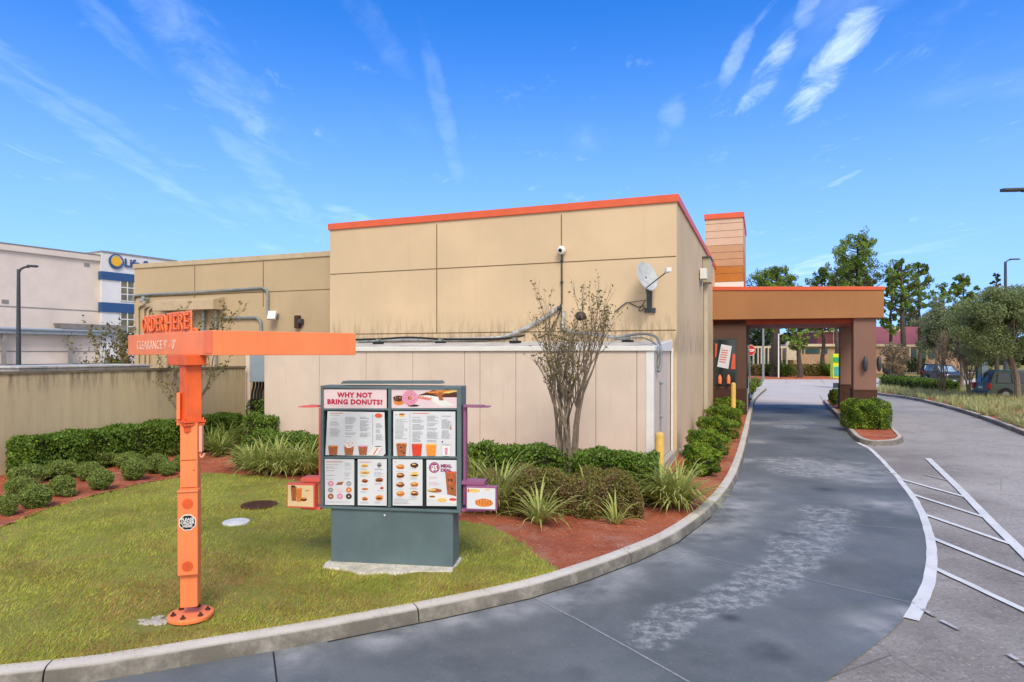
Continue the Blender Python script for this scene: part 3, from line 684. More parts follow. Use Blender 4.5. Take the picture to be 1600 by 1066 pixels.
# roof tower with siding bands
st = 14.; tA, _ = W(1102.5, 400, st); tB, zc_ = W(1160.3, 331.9, st); ZTW = zc_
tq = MB(); tq.box(B(tA, st, 5.0), -U*(tA-tB), V*5, (0, 0, ZTW-5.2)); tower = tq.build('roof_tower', M['side1'], rest)
zs = [W(1130, y, st)[1] for y in (344, 349.5, 361, 372, 383.5, 394.5, 405.5, 416.5, 428, 441)]
bd = MB()
for i in range(9):
    mi = 0 if i < 4 else (1 if i < 7 else 2)
    bd.box(B(tA+.02, st-.03, zs[i+1]+.012), -U*(tA-tB+.04), V*5.08, (0, 0, zs[i]-zs[i+1]-.024), mi)
bd.build('siding', [M['side1'], M['side2'], M['side3']], tower)
q = MB(); q.box(B(tA+.06, st-.07, ZTW-.22), -U*(tA-tB+.12), V*5.15, (0, 0, .24)); q.build('tower_trim', M['orange_trim'], tower, bevel=.01)
q = MB(); q.box(B(tA+.05, st-.1, 5.55), -U*(tA-tB+.1), V*.08, (0, 0, .42)); q.build('flashing', M['white'], tower)

# downspout on the side wall
s_, z_ = WS(1100, 450); sb_, zt_ = WS(1104, 436)
ds = empty('downspout', B(0, s_, 0), 'tall cream rainwater downspout with a box head on the right side wall', 'downspout')
q = MB(); q.box(B(-.01, s_-.25, .1), V*.4, -U*.14, (0, 0, z_-.1+.2)); q.build('pipe', mat('cream_metal', '#b7ae98', .5, .05), ds, bevel=.02)
q = MB(); b0 = B(-.01, s_-.75, z_+.15)
q.prism([b0+Vector((0, 0, .85)), b0+V*1.1+Vector((0, 0, .85)), b0+V*.95, b0+V*.2], -U*.26); q.build('leader_head', MATS['cream_metal'], ds, bevel=.015)
q = MB(); q.box(B(.0, s_-.8, z_+1.0), V*1.2, -U*.3, (0, 0, .05)); q.build('rim', M['dark_metal'], ds)
sl_, zl_ = WS(1093, 429)
q = MB(); q.cbox(B(-.14, sl_, zl_), .5, .22, .36, 0, V, U); q.cbox(B(-.05, sl_+.15, zl_-.3), .12, .1, .2, 1, V, U); tag(q.build('floodlight', [M['white'], M['grey_metal']], bevel=.02), 'small white floodlight high on the right side wall above the downspout head', 'floodlight')

# ================================================================== WALK-IN COOLER
t0 = .15; depthc = 2.9; t1 = 10.34+.15
cool = empty('walk_in_cooler', B(5.2, -1.5, 0), 'long beige panelled walk in cooler box built against the tan front wall', 'cooler')
def slabz(mb, ta, tb, sa, sb, z0, zf, zb, mi=0):
    vs = [B(ta, sa, z0), B(tb, sa, z0), B(tb, sb, z0), B(ta, sb, z0), B(ta, sa, zf), B(tb, sa, zf), B(tb, sb, zb), B(ta, sb, zb)]
    mb.add(vs, [(0, 3, 2, 1), (4, 5, 6, 7), (0, 1, 5, 4), (1, 2, 6, 5), (2, 3, 7, 6), (3, 0, 4, 7)], mi)
ts = [t0]
for px in (995, 931, 868, 806, 750, 726, 645, 572, 499): ts.append(W(px, 600, -depthc)[0])
ts.append(t1)
for a, b in zip(ts[:-1], ts[1:]):
    q = MB(); slabz(q, a+.006, b-.006, -depthc, -depthc+.12, .36, 2.84, 2.85); q.build('front_panel', M['cooler'], cool)
for ta_ in (t0, t1-.1):
    q = MB(); slabz(q, ta_, ta_+.1, -depthc+.13, -.02, .36, 2.86, 2.98); q.build('side_panel', M['cooler'], cool)
q = MB(); slabz(q, t0-.03, t1+.03, -depthc-.03, -.012, 2.87, 2.9, 3.1); q.build('roof', M['white_dirty'], cool)
q = MB(); slabz(q, t0-.05, t1+.05, -depthc-.05, -depthc-.0, 2.83, 2.935, 2.935); slabz(q, t0-.05, t0+.01, -depthc+.0, -.012, 2.83, 2.93, 3.12); q.build('edge_trim', M['white'], cool, bevel=.01)
q = MB(); q.box(B(t0+.14, -depthc-.012, .3), -U*.16, V*.14, (0, 0, 2.53)); q.build('corner_trim', M['white'], cool, bevel=.01)
q = MB(); q.box(B(t0-.02, -.14, .3), -U*.05, V*.12, (0, 0, 2.6)); q.build('corner_trim', M['white'], cool, bevel=.01)
q = MB(); q.box(B(t0-.15, -depthc-.1, .0), U*(t1-t0+.3), V*(depthc+.08), (0, 0, .34)); q.build('slab', M['pale_conc'], cool)
q = MB(); q.tube([B(t0-.03, -1.9, .8), B(t0-.03, -1.9, 2.1)], .022, 8); q.ell(B(t0-.04, -1.9, 2.12), .05, .05, .05); q.ell(B(t0-.04, -1.9, 1.35), .04, .04, .04); q.build('door_rod', M['grey_paint'], cool)

# pipework on the cooler roof and up the wall
def pipe(name, pts, r, m_, label, group=None, n=8, cat='pipe', extra=None):
    q = MB(); q.tube(smoothpath(pts, 6), r, n)
    if extra: extra(q)
    return tag(q.build(name, m_, smooth=True), label, cat, group)
def wq(px, py, s=-.05):
    t, z = W(px, py, s); return B(t, s, z)
silver = mat('foil_lagging', '#a7a9aa', .35, .35, 9, metal=.3)
pipe('lagged_pipe', [wq(872, 481), wq(862, 489), wq(845, 500), wq(820, 514), wq(795, 524), wq(770, 528.5), wq(700, 531, -.12), wq(640, 531, -.1), wq(560, 533, -.1)], .055, silver, 'foil wrapped pipe sagging down the front wall onto the left cooler roof', cat='pipe')
pipe('black_pipe', [wq(878, 480, -.1), wq(868, 503, -.12), wq(856, 520, -.12), wq(840, 529, -.15)], .018, M['black'], 'thin black cable drooping behind the bare tree crown to the cooler roof', cat='cable')
pipe('cable_bundle', [wq(820, 524, -.2), wq(790, 529, -.35), wq(740, 530, -.3), wq(690, 530, -.35), wq(640, 527.5, -.3), wq(600, 529.5, -.3), wq(556, 531, -.3)], .03, M['black'], 'black cable bundle lying along the back of the cooler roof', cat='cable')
pipe('white_pipe', [wq(881, 486), wq(880, 500), wq(880, 512), wq(886, 517), wq(905, 519), wq(930, 523, -.2), wq(960, 527, -.3)], .05, silver, 'short foil wrapped pipe dropping from the wall behind the bare tree crown')
pipe('conduit', [wq(960, 528, -.3), wq(990, 523, -.4), wq(1010, 522, -1.0), wq(1025, 527, -1.6), B(t0-.06, -2.3, 2.95), B(t0-.09, -2.35, 2.7), B(t0-.09, -2.4, 2.5), B(t0-.06, -2.5, 2.38)], .035, M['grey_metal'], 'grey conduit looping over the right end of the cooler roof')
pipe('conduit', [wq(960, 531, -.6), wq(995, 528, -.9), wq(1008, 529, -1.6), B(t0-.05, -2.6, 2.93), B(t0-.06, -2.62, 2.6), B(t0-.06, -2.6, 2.45)], .022, M['grey_metal'], 'thinner grey conduit beside the looping one at the right cooler corner')
for i, (px, lab) in enumerate(((588, 'left'), (678, 'middle'), (803, 'right'), (976, 'far right'))):
    q = MB(); c = B(W(px, 530, -1.0)[0], -.9+(i % 2)*.3, 3.03); q.cbox(c+Vector((0, 0, .03)), .28, .16, .1, 0, U, V); q.cbox(c+Vector((0, 0, .12)), .12, .1, .1, 1, U, V)
    tag(q.build('pipe_support', [M['black'], M['grey_metal']], bevel=.01), f'small black pipe support block on the cooler roof, {lab} one of four', 'support', 'pipe supports on the cooler roof')
# pipe fittings at the foot of the cooler corner
q = MB(); f0 = G(1044, 706, .2); q.tube(smoothpath([f0+Vector((-.15, .0, .05)), f0+Vector((0, 0, .14)), f0+Vector((.18, 0, .12)), f0+Vector((.3, 0, .02))], 4), .035, 8); q.ell(f0+Vector((.28, 0, .05)), .06, .06, .06); q.cbox(f0+Vector((-.1, .1, .1)), .1, .1, .35); tag(q.build('pipe_fitting', M['white'], smooth=True), 'white drain pipe fitting at the foot of the building corner behind the bollard', 'pipe')

# security camera with conduit
cc_ = wq(877, 391, -.14)
sc = empty('security_camera', cc_, 'white dome security camera high on the front wall with a conduit below it', 'camera')
q = MB(); q.disc(cc_+V*.12, -V, .1, .1, 20); q.ell(cc_, .115, .115, .115, 0, 20, 12); q.build('housing', M['white'], sc, smooth=True)
q = MB(); q.ell(cc_-V*.055+Vector((0, 0, -.01)), .07, .07, .07, 0, 16, 10); q.build('lens', M['black'], sc, smooth=True)
q = MB(); q.tube([wq(877.6, 397, -.03), wq(877.8, 450, -.03), wq(877.8, 474, -.03), wq(874.5, 480, -.06)], .022, 8); 
for y in (407, 441): q.cbox(wq(877.7, y, -.03), .07, .06, .05, 0, U, V)
q.ell(wq(873, 482, -.06), .06, .06, .06); q.build('cable_conduit', M['dark_metal'], sc, smooth=True)
# satellite dish
dc = wq(1012, 431, -.55); dish = empty('satellite_dish', wq(1015, 486, 0), 'pale grey satellite dish on a bracket on the right part of the front wall', 'satellite dish')
dn = Vector((.56, -.72, .4)).normalized(); a_, b_ = basis(dn)
up_ = (Vector((0, 0, 1))-dn*dn.z).normalized(); rt_ = dn.cross(up_).normalized()
q = MB(); n = 32; rings = []; 
tilt_up = (up_*.86-rt_*.5).normalized(); tilt_rt = dn.cross(tilt_up).normalized()
for rr, dp in ((.02, -.075), (.12, -.068), (.24, -.045), (.33, -.015), (.375, .0), (.385, -.012), (.33, -.04), (.2, -.08), (.02, -.1)):
    rings.append([dc+dn*dp+tilt_rt*math.cos(2*math.pi*i/n)*rr*.9+tilt_up*math.sin(2*math.pi*i/n)*rr*1.12 for i in range(n)])
vs = [p for r_ in rings for p in r_]; fs = [(k_*n+i, k_*n+(i+1) % n, (k_+1)*n+(i+1) % n, (k_+1)*n+i) for k_ in range(len(rings)-1) for i in range(n)]
q.add(vs, fs); q.build('reflector', mat('dish_grey', '#a9adaf', .5, .12, 5), dish, smooth=True)
base = wq(1015.5, 485, -.05); mtop = base-V*.3+Vector((0, 0, .42))
q = MB(); q.cbox(base+V*.02, .28, .06, .12, 0, U, V); q.cbox(base+V*.02+Vector((0, 0, .25)), .1, .05, .5, 0, U, V); q.tube([base+V*.02, base-V*.25+Vector((0, 0, .02)), base-V*.32+Vector((0, 0, .2)), base-V*.34+Vector((0, 0, .55)), dc-dn*.08], .028, 8); q.build('mast', M['dark_metal'], dish, smooth=True)
lnb = wq(1043, 424, -1.15)
q = MB(); q.tube([dc-tilt_up*.42-dn*.02, base-V*.42+Vector((.02, 0, .3)), ], .018, 6); q.tube([base-V*.36+Vector((0, 0, .3)), dc-tilt_up*.4, lnb], .016, 6); q.build('feed_arm', M['dark_metal'], dish, smooth=True)
q = MB(); dd_ = (dc-lnb).normalized(); q.disc(lnb-dd_*.06, dd_, .045, .14, 12); q.cbox(lnb-dd_*.04+Vector((0, 0, .03)), .12, .1, .1, 0); q.build('feed_horn', M['white'], dish, bevel=.008)
q = MB(); q.tube(smoothpath([wq(1008, 470, -.1), wq(1003, 478, -.1), wq(998, 485, -.08), wq(1004, 485, -.08), wq(1006, 478, -.08), wq(998, 480, -.05), wq(990, 477, -.03), wq(982, 473, -.03), wq(976, 475, -.03), wq(960, 488, -.03)], 6), .013, 6); q.tube([wq(1010, 469, -.1), wq(982, 473, -.03)], .01, 6); q.build('cable', M['dark_metal'], dish, smooth=True)

# ================================================================== fittings on the wing wall
def wl(px, py, o=-.05): return wq(px, py, SW+o)
pipe('conduit', [wl(208.5, 470), wl(209.5, 465), wl(213, 462), wl(250, 459.5), wl(300, 457.5), wl(350, 454), wl(405, 450.5), wl(412, 450.8), wl(417, 454), wl(418.5, 460), wl(418.5, 475), wl(418.5, 490)], .045, M['grey_metal'], 'long grey conduit running along the wing wall down to a white floodlight')
pipe('conduit', [wl(345, 497.5), wl(370, 497), wl(396, 496.5), wl(403, 498), wl(407, 503), wl(408, 512), wl(408, 560)], .05, M['grey_metal'], 'grey conduit bending down the wing wall right of the thin leafless tree')
def flood(px, py, sx, label, ang, m_='white'):
    c = wl(px, py, -.25); r_ = empty('floodlight', wl(px, py, 0), label, 'floodlight')
    ax = (U*math.cos(ang)+V*math.sin(ang)); q = MB()
    q.cbox(c, sx, .1, sx*1.1, 0, ax, Vector((0, 0, 1)).cross(ax)*.92+Vector((0, 0, .4)), Vector((0, 0, .92))-Vector((0, 0, 1)).cross(ax)*.4); q.build('lamp_head', M[m_], r_, bevel=.015)
    q = MB(); q.cbox(c+V*.15, .08, .22, .06, 0, U, V); q.cbox(c+V*.23, .16, .05, .16, 0, U, V); q.build('bracket', M['grey_metal'], r_)
flood(425, 493, .27, 'square white floodlight at the end of the long conduit on the wing wall', -.3)
flood(222, 468, .2, 'small grey floodlight near the left end of the wing wall', .6, 'grey_paint')
wlmp = wl(468, 503, -.08); r_ = empty('wall_lamp', wl(468, 503, 0), 'brown cylinder wall lamp on the wing wall beside the main block', 'wall lamp')
q = MB(); q.cbox(wlmp+U*.08, .16, .16, .42, 0, U, V); q.build('shade', M['brown_d'], r_, bevel=.02)
q = MB(); q.disc(wlmp-U*.0, -U, .1, .12, 14); q.build('mount', M['dark_metal'], r_)
# service cabinets under a beige shelf-like hood, hidden pipes left
hood = empty('equipment_hood', wl(285, 480, 0), 'beige metal hood over conduits on the wing wall, behind the thin tree', 'hood')
pa, pb_ = W(238, 477, SW-.5)[0], W(333, 477, SW-.5)[0]; zt, zb2 = W(285, 469.5, SW-.5)[1], W(285, 484.5, SW-.5)[1]
q = MB(); q.prism([B(pa, SW-.02, zt+.12), B(pa, SW-.5, zt), B(pa, SW-.5, zb2), B(pa, SW-.02, zb2)], U*(pb_-pa)); q.build('cover', mat('hood_beige', '#b7a283', .6, .08), hood, bevel=.01)
for i in range(5):
    tq_ = pb_+(pa-pb_)*(i+.5)/5; q = MB(); q.tube([B(tq_, SW-.1, .5), B(tq_, SW-.1, zb2+.02)], .04+.015*(i % 2), 8); q.build('riser_pipe', M['grey_metal'], hood, smooth=True)
for i, px in enumerate((215.5, 224.5, 231.5)):
    pipe('conduit', [wl(px, 572, -.06), wl(px, 520, -.06), wl(px, 486+i*2, -.06), wl(px+2, 480+i*2, -.06), wl(px+6, 477+i*2, -.06), wl(240, 476+i*2, -.06)], .045, M['beige_cap'], 'beige conduit bending into the hood on the wing wall, %s of three' % ('leftmost', 'middle', 'rightmost')[i], 'conduits at the hood')

# enclosure wall along the left
wa = G(8, 742, .15); wa = Vector((-.7866*14.1, 14.1, 0)); wb_ = Vector((-8.36, 20.4, 0)); wdn = (wb_-wa).normalized(); wno = Vector((wdn.y, -wdn.x, 0)); wa2 = wa-wdn*3.5
zl, zr = 2.78-29/F*14.1, 2.78-20/F*20.4; zl2 = zl+(zl-zr)*(3.5/6.87)
q = MB(); q.add([wa2, wb_, wb_-wno*.2, wa2-wno*.2, wa2+Vector((0, 0, zl2-.06)), wb_+Vector((0, 0, zr-.06)), wb_-wno*.2+Vector((0, 0, zr-.06)), wa2-wno*.2+Vector((0, 0, zl2-.06))], [(0, 3, 2, 1), (4, 5, 6, 7), (0, 1, 5, 4), (1, 2, 6, 5), (2, 3, 7, 6), (3, 0, 4, 7)])
k = NT('enclosure_wall'); c_ = Vector(lin('#b8a888')[:3])
bs = k.mix(k.ramp(k.noise(.4, 5), .3, .7), tuple(c_*.93), tuple(c_*1.06)); sp = k.N('ShaderNodeSeparateXYZ'); k.link(k.co, sp.inputs[0])
bd_ = k.math('ADD', k.ramp(sp.outputs[2], 1.75, 2.35, 0, .75), .16); nn_ = k.ramp(k.noise(3, 7, .75, sc=(2.2, 2.2, .22)), .4, .66)
bs = k.mix(k.math('MULTIPLY', bd_, nn_), bs, '#5a5242'); k.link(bs, k.bsdf.inputs['Base Color']); k.bsdf.inputs['Roughness'].default_value = .9; k.bump(k.noise(80, 4), .3, .006)
enc = empty('enclosure_wall', wa, 'long weather stained tan masonry wall on the left behind the clipped hedge', 'wall')
q.build('wall', k.m, enc)
q = MB(); e0 = Vector((0, 0, 1)); q.add([p+e0*h_ for (p, h0) in ((wa2+wno*.03, zl2), (wb_+wno*.03, zr), (wb_-wno*.23, zr), (wa2-wno*.23, zl2)) for h_ in (h0-.06, h0)], [(0, 2, 4, 6)[::-1], (1, 3, 5, 7), (0, 2, 3, 1), (2, 4, 5, 3), (4, 6, 7, 5), (6, 0, 1, 7)]); q.build('coping', mat('stained_coping', '#6f6756', .9, .3, 3), enc)
# white unit top seen over the wall
ua = Vector((-10.9, 15.6, 0)); q = MB()
q.box(ua-wno*.6-wdn*.5, wdn*3.4, -wno*1.6, (0, 0, 2.42)); q.box(ua-wno*.55-wdn*.55+Vector((0, 0, 2.42)), wdn*3.5, -wno*1.7, (0, 0, .05))
tag(q.build('container_lid', [M['white_dirty']], bevel=.01), 'white container top just showing over the left masonry wall', 'container')
# pale return wall, grey cabinet and dark pipes beside the cooler
q = MB(); pA = D(384, 640, 20.6); pB = D(390.5, 640, 20.6); q.box(Vector((pA.x, 20.6, 0)), (pB.x-pA.x, 0, 0), V*1.2, (0, 0, CZ-3/F*20.6)); tag(q.build('gate_post', M['cooler']), 'narrow pale post at the right end of the left masonry wall', 'post')
eb = empty('electrical_cabinet', D(404, 596, 19.2), 'blue grey electrical cabinet in the gap left of the cooler, dark pipes below it', 'cabinet')
a1 = D(389.5, 597, 19.2); q = MB(); q.box(a1, D(418.5, 597, 19.2)-a1, V*.35, (0, 0, 45/F*19.2)); q.build('door', mat('cabinet_grey', '#8795a0', .45, .06), eb, bevel=.02)
for i, px in enumerate((397, 402, 407, 412)):
    q = MB(); q.tube(smoothpath([D(px, 597, 19.4), D(px-1, 606, 19.4), D(px-3-i*.5, 615, 19.4), D(px-5, 640, 19.4)], 5), .035, 8); q.build('pipe', M['black'], eb, smooth=True)
q = MB(); q.box(D(391, 640, 19.8), D(420, 640, 19.8)-D(391, 640, 19.8), V*.2, (0, 0, 1.4)); tag(q.build('low_wall', M['stucco2']), 'short tan wall behind the dark pipes left of the cooler', 'wall')

# bollards
def bollard(px, pyb, pyt, d, label, rr):
    o = Vector(((px-CX)/F*d, d, .13)); zt = CZ-(pyt-HZ)/F*d
    r_ = empty('bollard', o, label, 'bollard', 'yellow bollards')
    q = MB(); q.lathe(o, (0, 0, 1), [(rr*1.02, -.1), (rr, .02), (rr, zt-.16)], 20); q.build('post', M['yellow'], r_, smooth=True)
    q = MB(); q.lathe(o, (0, 0, 1), [(rr, zt-.16), (rr*.92, zt-.14), (rr*.6, zt-.11), (.01, zt-.1)], 20); q.build('cap', mat('bollard_cap', '#c7a766', .8, .15, 20), r_, smooth=True)
bollard(1030.5, 752, 677, 13.3, 'yellow concrete filled bollard standing among the grass clumps near the cooler corner', .095)
bollard(1146, 640, 599, 25.8, 'distant yellow bollard in front of the dark service window bay', .09)
# ================================================================== ORDER SIGN
def AF(o, th):      # local frame: right, into-depth, up
    return Vector((math.cos(th), math.sin(th), 0)), Vector((-math.sin(th), math.cos(th), 0))
Z = Vector((0, 0, 1))
kc = D(332, 530, 6.2); kc.z = 0                                   # nearest corner of the clearance bar
lt = D(200, 530, 8.06); lt.z = 0; rt = D(556, 530, 7.17); rt.z = 0
dl = (lt-kc); dr = (rt-kc); ll, lr = dl.length, dr.length; dl.normalize(); dr.normalize()
zb, zt = CZ-3.4/F*6.2, CZ+36/F*6.2
pc = Vector(((298-CX)/F*6.5, 6.5, .15))
sign = empty('order_sign', pc, 'tall orange order post with a clearance bar on top and a round bolted foot', 'sign')
inn = (dl+dr).normalized()
q = MB()
n1 = Vector((-dl.y, dl.x, 0)); n1 = n1 if n1.dot(dr) > 0 else -n1
n2 = Vector((-dr.y, dr.x, 0)); n2 = n2 if n2.dot(dl) > 0 else -n2
wd = .26
prof = [kc, kc+dr*lr, kc+dr*lr+n2*wd, kc+n1*wd+n2*wd*1.0, kc+dl*ll+n1*wd, kc+dl*ll]
ci = kc+(dl*wd+dr*wd)
prof = [kc, kc+dr*lr, kc+dr*lr+dl*wd, ci, kc+dl*ll+dr*wd, kc+dl*ll]
q.prism([p+Z*zb for p in prof], Z*(zt-zb)); bar = q.build('clearance_bar', M['orange'], sign, bevel=.006)
q = MB()
o_ = kc-n1*.002
q.box(kc+dl*.0-n1*.004+Z*(zb+.02), dl*.22, -n1*.001, Z*(zt-zb-.03)); q.build('patch_panel', mat('sun_bleached', '#f5774a', .5, .08, 3), bar)
text("CLEARANCE 9' - 0\"", .142, kc+dl*(ll*.865)-n1*.004+Z*(zb+.066), -dl, Z, M['faded'], 'lettering', bar, .002, .0, stretch=1.13)
# lamp brackets, screws under the bar
q = MB(); 
pr = Vector((.76, .65, 0)); e1 = (-dl); e2 = n1
bx = pc.copy(); bx.z = 0
q.cbox(bx+Z*(zb-.05)+dl*.12, .52, .2, .1, 0, e1, e2); q.build('bar_bracket', M['orange_d'], sign, bevel=.008)
# letters
def cloudy(word, start, label_off):
    pass
M['letter_shadow'] = mat('letter_shadow_orange', '#c4481c', .5, .1)
ls = kc+dl*(ll*.80); le = kc+dl*(ll*.245); tot_w = (ls-le).length
for word, f0, f1 in (('ORDER', .0, .50), ('HERE', .56, 1.0)):
    st_ = ls+(le-ls)*f0; wdt = tot_w*(f1-f0)
    cu = bpy.data.curves.new('t', 'FONT'); cu.body = word; cu.size = .235; cu.space_character = 1.12; ob = bpy.data.objects.new('t', cu); COL.objects.link(ob); bpy.context.view_layer.update(); bw_ = ob.dimensions.x; bpy.data.objects.remove(ob)
    sx = wdt/bw_
    text(word, .235, st_+n1*.022+Z*(zt+.03), -dl, Z, M['orange'], 'backing_panel', sign, .012, .03, stretch=sx, space=1.12)
    text(word, .235, st_+n1*.008+Z*(zt+.03), -dl, Z, M['letter_shadow'], 'letter_shadow_layer', sign, .006, .008, stretch=sx, space=1.12)  # darker orange layer painting a shadow outline behind the raised letters
    text(word, .235, st_-n1*.0+Z*(zt+.03), -dl, Z, M['orange_l'], 'raised_letters', sign, .010, -.002, stretch=sx, space=1.12)
q = MB(); q.box(ls+n1*.02+Z*(zt-.0), (le-ls), n1*.08, Z*.045); q.build('letter_rail', M['orange'], sign, bevel=.01)
# upper post (turned with the bar)
side = .158
q = MB(); q.cbox(bx+Z*((zb-.1+2.0)/2), side, side, zb-.1-2.0, 0, e1, e2); up = q.build('upper_post', M['orange_d'], sign, bevel=.008)
# lower post, turned to face the lane
rx, ry = AF(None, R(-12)); rx = Vector((math.cos(R(14)), math.sin(R(14)), 0)); ry = Vector((-rx.y, rx.x, 0))
q = MB(); q.cbox(bx+Z*((2.17+.2)/2-.0), .158, .158, 1.83, 0, rx, ry); lo = q.build('lower_post', M['orange'], sign, bevel=.008)
q = MB(); q.cbox(bx+Z*2.105, .215, .215, .02, 0, e1, e2); q.cbox(bx+Z*2.075, .2, .2, .015, 0, e1, e2)
for a, b in ((1, 1), (1, -1), (-1, 1), (-1, -1)): q.disc(bx+e1*.088*a+e2*.088*b+Z*2.06, Z, .009, .08, 6)
q.build('swivel_flange', M['orange_d'], sign)
for sx_, zc1, nm in ((-1, 2.26, 0), (1, 1.93, 1)):
    c = bx+rx*sx_*.1+Z*(zc1)-ry*.02
    q = MB(); q.cbox(c, .03, .08, .26, 0, rx, ry); q.tube(smoothpath([c-Z*.12, c-Z*.17-rx*.01, c-Z*.19+rx*.01*sx_, c-Z*.15+rx*.03], 4), .012, 6); q.build('hinge_plate', M['orange'] if nm == 0 else mat('hinge_pale', '#e8a184', .5, .05), sign, bevel=.006)
# speaker box
zs0 = CZ-(898-HZ)/F*6.4; zs1 = CZ-(768-HZ)/F*6.4
fy = bx-ry*.10
q = MB(); q.cbox(fy+Z*((zs0+zs1)/2)+ry*.05, .184, .16, zs1-zs0, 0, rx, ry); q.cbox(fy+ry*.045+Z*(zs1+.006), .19, .175, .022, 0, rx, ry); spk = q.build('speaker_box', M['orange'], sign, bevel=.01)
for zz in ((788-HZ), (886-HZ)):
    c = fy-ry*.031+Z*(CZ-zz/F*6.36)
    q = MB(); q.disc(c+ry*.004, -ry, .052, .006, 28); gr = q.build('speaker_grille', M['orange_d'], spk)
    q = MB()
    for i in range(-4, 5):
        for j_ in range(-4, 5):
            if i*i+j_*j_ <= 18: q.disc(c+rx*i*.0105+Z*j_*.0105-ry*.0015, -ry, .0033, .0015, 6)
    q.build('grille_holes', M['soffit'], gr)
c = fy-ry*.031+Z*(CZ-(817-HZ)/F*6.36)
def octo(c, r, n=8): return [c+rx*math.cos(math.pi*(2*i+1)/8)*r+Z*math.sin(math.pi*(2*i+1)/8)*r for i in range(8)]
q = MB(); q.prism(octo(c, .083), -ry*.003, 0); q.prism(octo(c-ry*.0032, .073), -ry*.002, 1); sk = q.build('sticker', [M['white'], M['black']], spk)
for i, wd_ in enumerate(('PLEASE', 'ORDER', 'HERE')):
    text(wd_, .038, c-ry*.006+Z*(.018-.032*i), rx, Z, M['white'], 'lettering', sk, .001, .0012, align='CENTER', stretch=1.0)
# panel seams and stains on lower post face
q = MB()
for y in (719, 762):
    q = MB(); q.cbox(bx-ry*.081+Z*(CZ-(y-HZ)/F*6.42), .14, .004, .006, 0, rx, ry); q.build('seam', M['soffit'], lo)
q = MB()
q.disc(bx-ry*.079+Z*(CZ-(735-HZ)/F*6.42)+rx*.045, -ry, .006, .004, 8); q.build('plug', M['soffit'], lo)
q = MB(); q.lathe(pc, Z, [(.21, .0), (.212, .008), (.212, .032), (.205, .038), (.0, .038)], 40); bp = q.build('base_plate', M['orange'], sign, smooth=True)
for i in range(6):
    a = math.pi/6+i*math.pi/3; c = pc+Vector((math.cos(a)*.155, math.sin(a)*.155, .038)); q = MB(); q.disc(c, Z, .026, .014, 6); q.disc(c, Z, .012, .035, 8); q.build('anchor_bolt', M['rust'], bp)
q = MB()
for i in range(60):
    a = random.uniform(0, 6.28); rr = random.random()**.6; c = G(245, 970, .14)+Vector((math.cos(a)*rr*.17, math.sin(a)*rr*.11, 0)); q.ell(c, random.uniform(.01, .035), random.uniform(.01, .03), random.uniform(.006, .02), 0, 6, 4)
q.ell(G(240, 973, .13), .11, .07, .025, 0, 9, 5); struct(q.build('rubble', M['pale_conc'], smooth=True), 'stuff')

# ================================================================== MENU BOARD
bl = D(500.5, 604, 8.2); br = D(720.5, 602, 7.95)
X0 = Vector((bl.x, bl.y, 0)); X1 = Vector((br.x, br.y, 0)); ex = (X1-X0); BW = ex.length; ex.normalize(); ey = Vector((-ex.y, ex.x, 0))
zt, zb = CZ-51.5/F*8.08, CZ-246/F*8.08; BH = zt-zb
board = empty('menu_board', (X0+X1)/2+ey*.15+Z*.15, 'large dark teal drive through menu board on a wide pedestal, six lit paper panels', 'menu board')
board['label'] = 'large dark teal drive through menu board on a wide pedestal with rows of menu posters'
def bp_(px, py, off=0.):
    """point on the board's front for photograph position"""
    r = (px-CX)/F; t = (r*X0.y-X0.x)/(ex.x-r*ex.y); p = X0+ex*t; return p-ey*off+Z*(CZ-(py-HZ)/F*p.y)
pdx0, pdx1 = .125, BW-.11
q = MB(); q.box(X0+ex*pdx0+ey*.03+Z*.13, ex*(pdx1-pdx0), ey*.34, Z*(zb-.13)); ped = q.build('pedestal', M['teal'], board, bevel=.012)
q = MB(); q.disc(bp_(600, 806, -.028), -ey, .012, .006, 10); q.build('lock', M['white'], ped)
q = MB(); rim_ = []
for (fx, fy) in [(i/14, 0) for i in range(15)]+[(1, i/5) for i in range(1, 5)]+[(1-i/14, 1) for i in range(15)]+[(0, 1-i/5) for i in range(1, 5)]:
    rim_.append(X0+ex*(pdx0-.03+(pdx1-pdx0+.06)*fx+random.uniform(-.03, .03))+ey*(-.1-.2*max(0, math.sin(fx*3.0+.3))**1.5*(1-fy)-.03*math.sin(fx*23)*(1-fy)+.55*fy+random.uniform(-.02, .02))+Z*.06)
q.prism(rim_, Z*.093)
tag(q.build('pad', mat('pad_concrete', '#c4beb4', .9, .2, 7, bump=1., bscale=25), bevel=.02), 'chipped pale concrete pad under the teal menu board pedestal', 'concrete pad')
q = MB(); fr = .05
q.box(X0+Z*zb, ex*BW, ey*.3, Z*.03); q.box(X0+Z*(zt-.035), ex*BW, ey*.3, Z*.035); q.box(X0+Z*(zb+.03), ex*fr*.8, ey*.3, Z*(BH-.065)); q.box(X1-ex*fr*1.1+Z*(zb+.03), ex*fr*1.1, ey*.3, Z*(BH-.065))
q.box(X0+ex*.03+ey*.1+Z*(zb+.02), ex*(BW-.06), ey*.19, Z*(BH-.04), 1)
cab = q.build('cabinet', [M['teal'], M['boarddark']], board, bevel=.006)
q = MB(); tA, tB = bp_(531, 600), bp_(689, 600)
q.prism([tA+ey*.02, tA+ey*.02+Z*.0+ex*.03+Z*.035+ey*.0, tB+ey*.02-ex*.03+Z*.035, tB+ey*.02], ey*.2); q.build('top_hood', M['teal'], board)
q = MB()
q.box(bp_(606.3, 793, -.004), (bp_(610.5, 793)-bp_(606.3, 793)), ey*.09, Z*(BH-.07)); q.build('centre_mullion', M['teal'], cab)
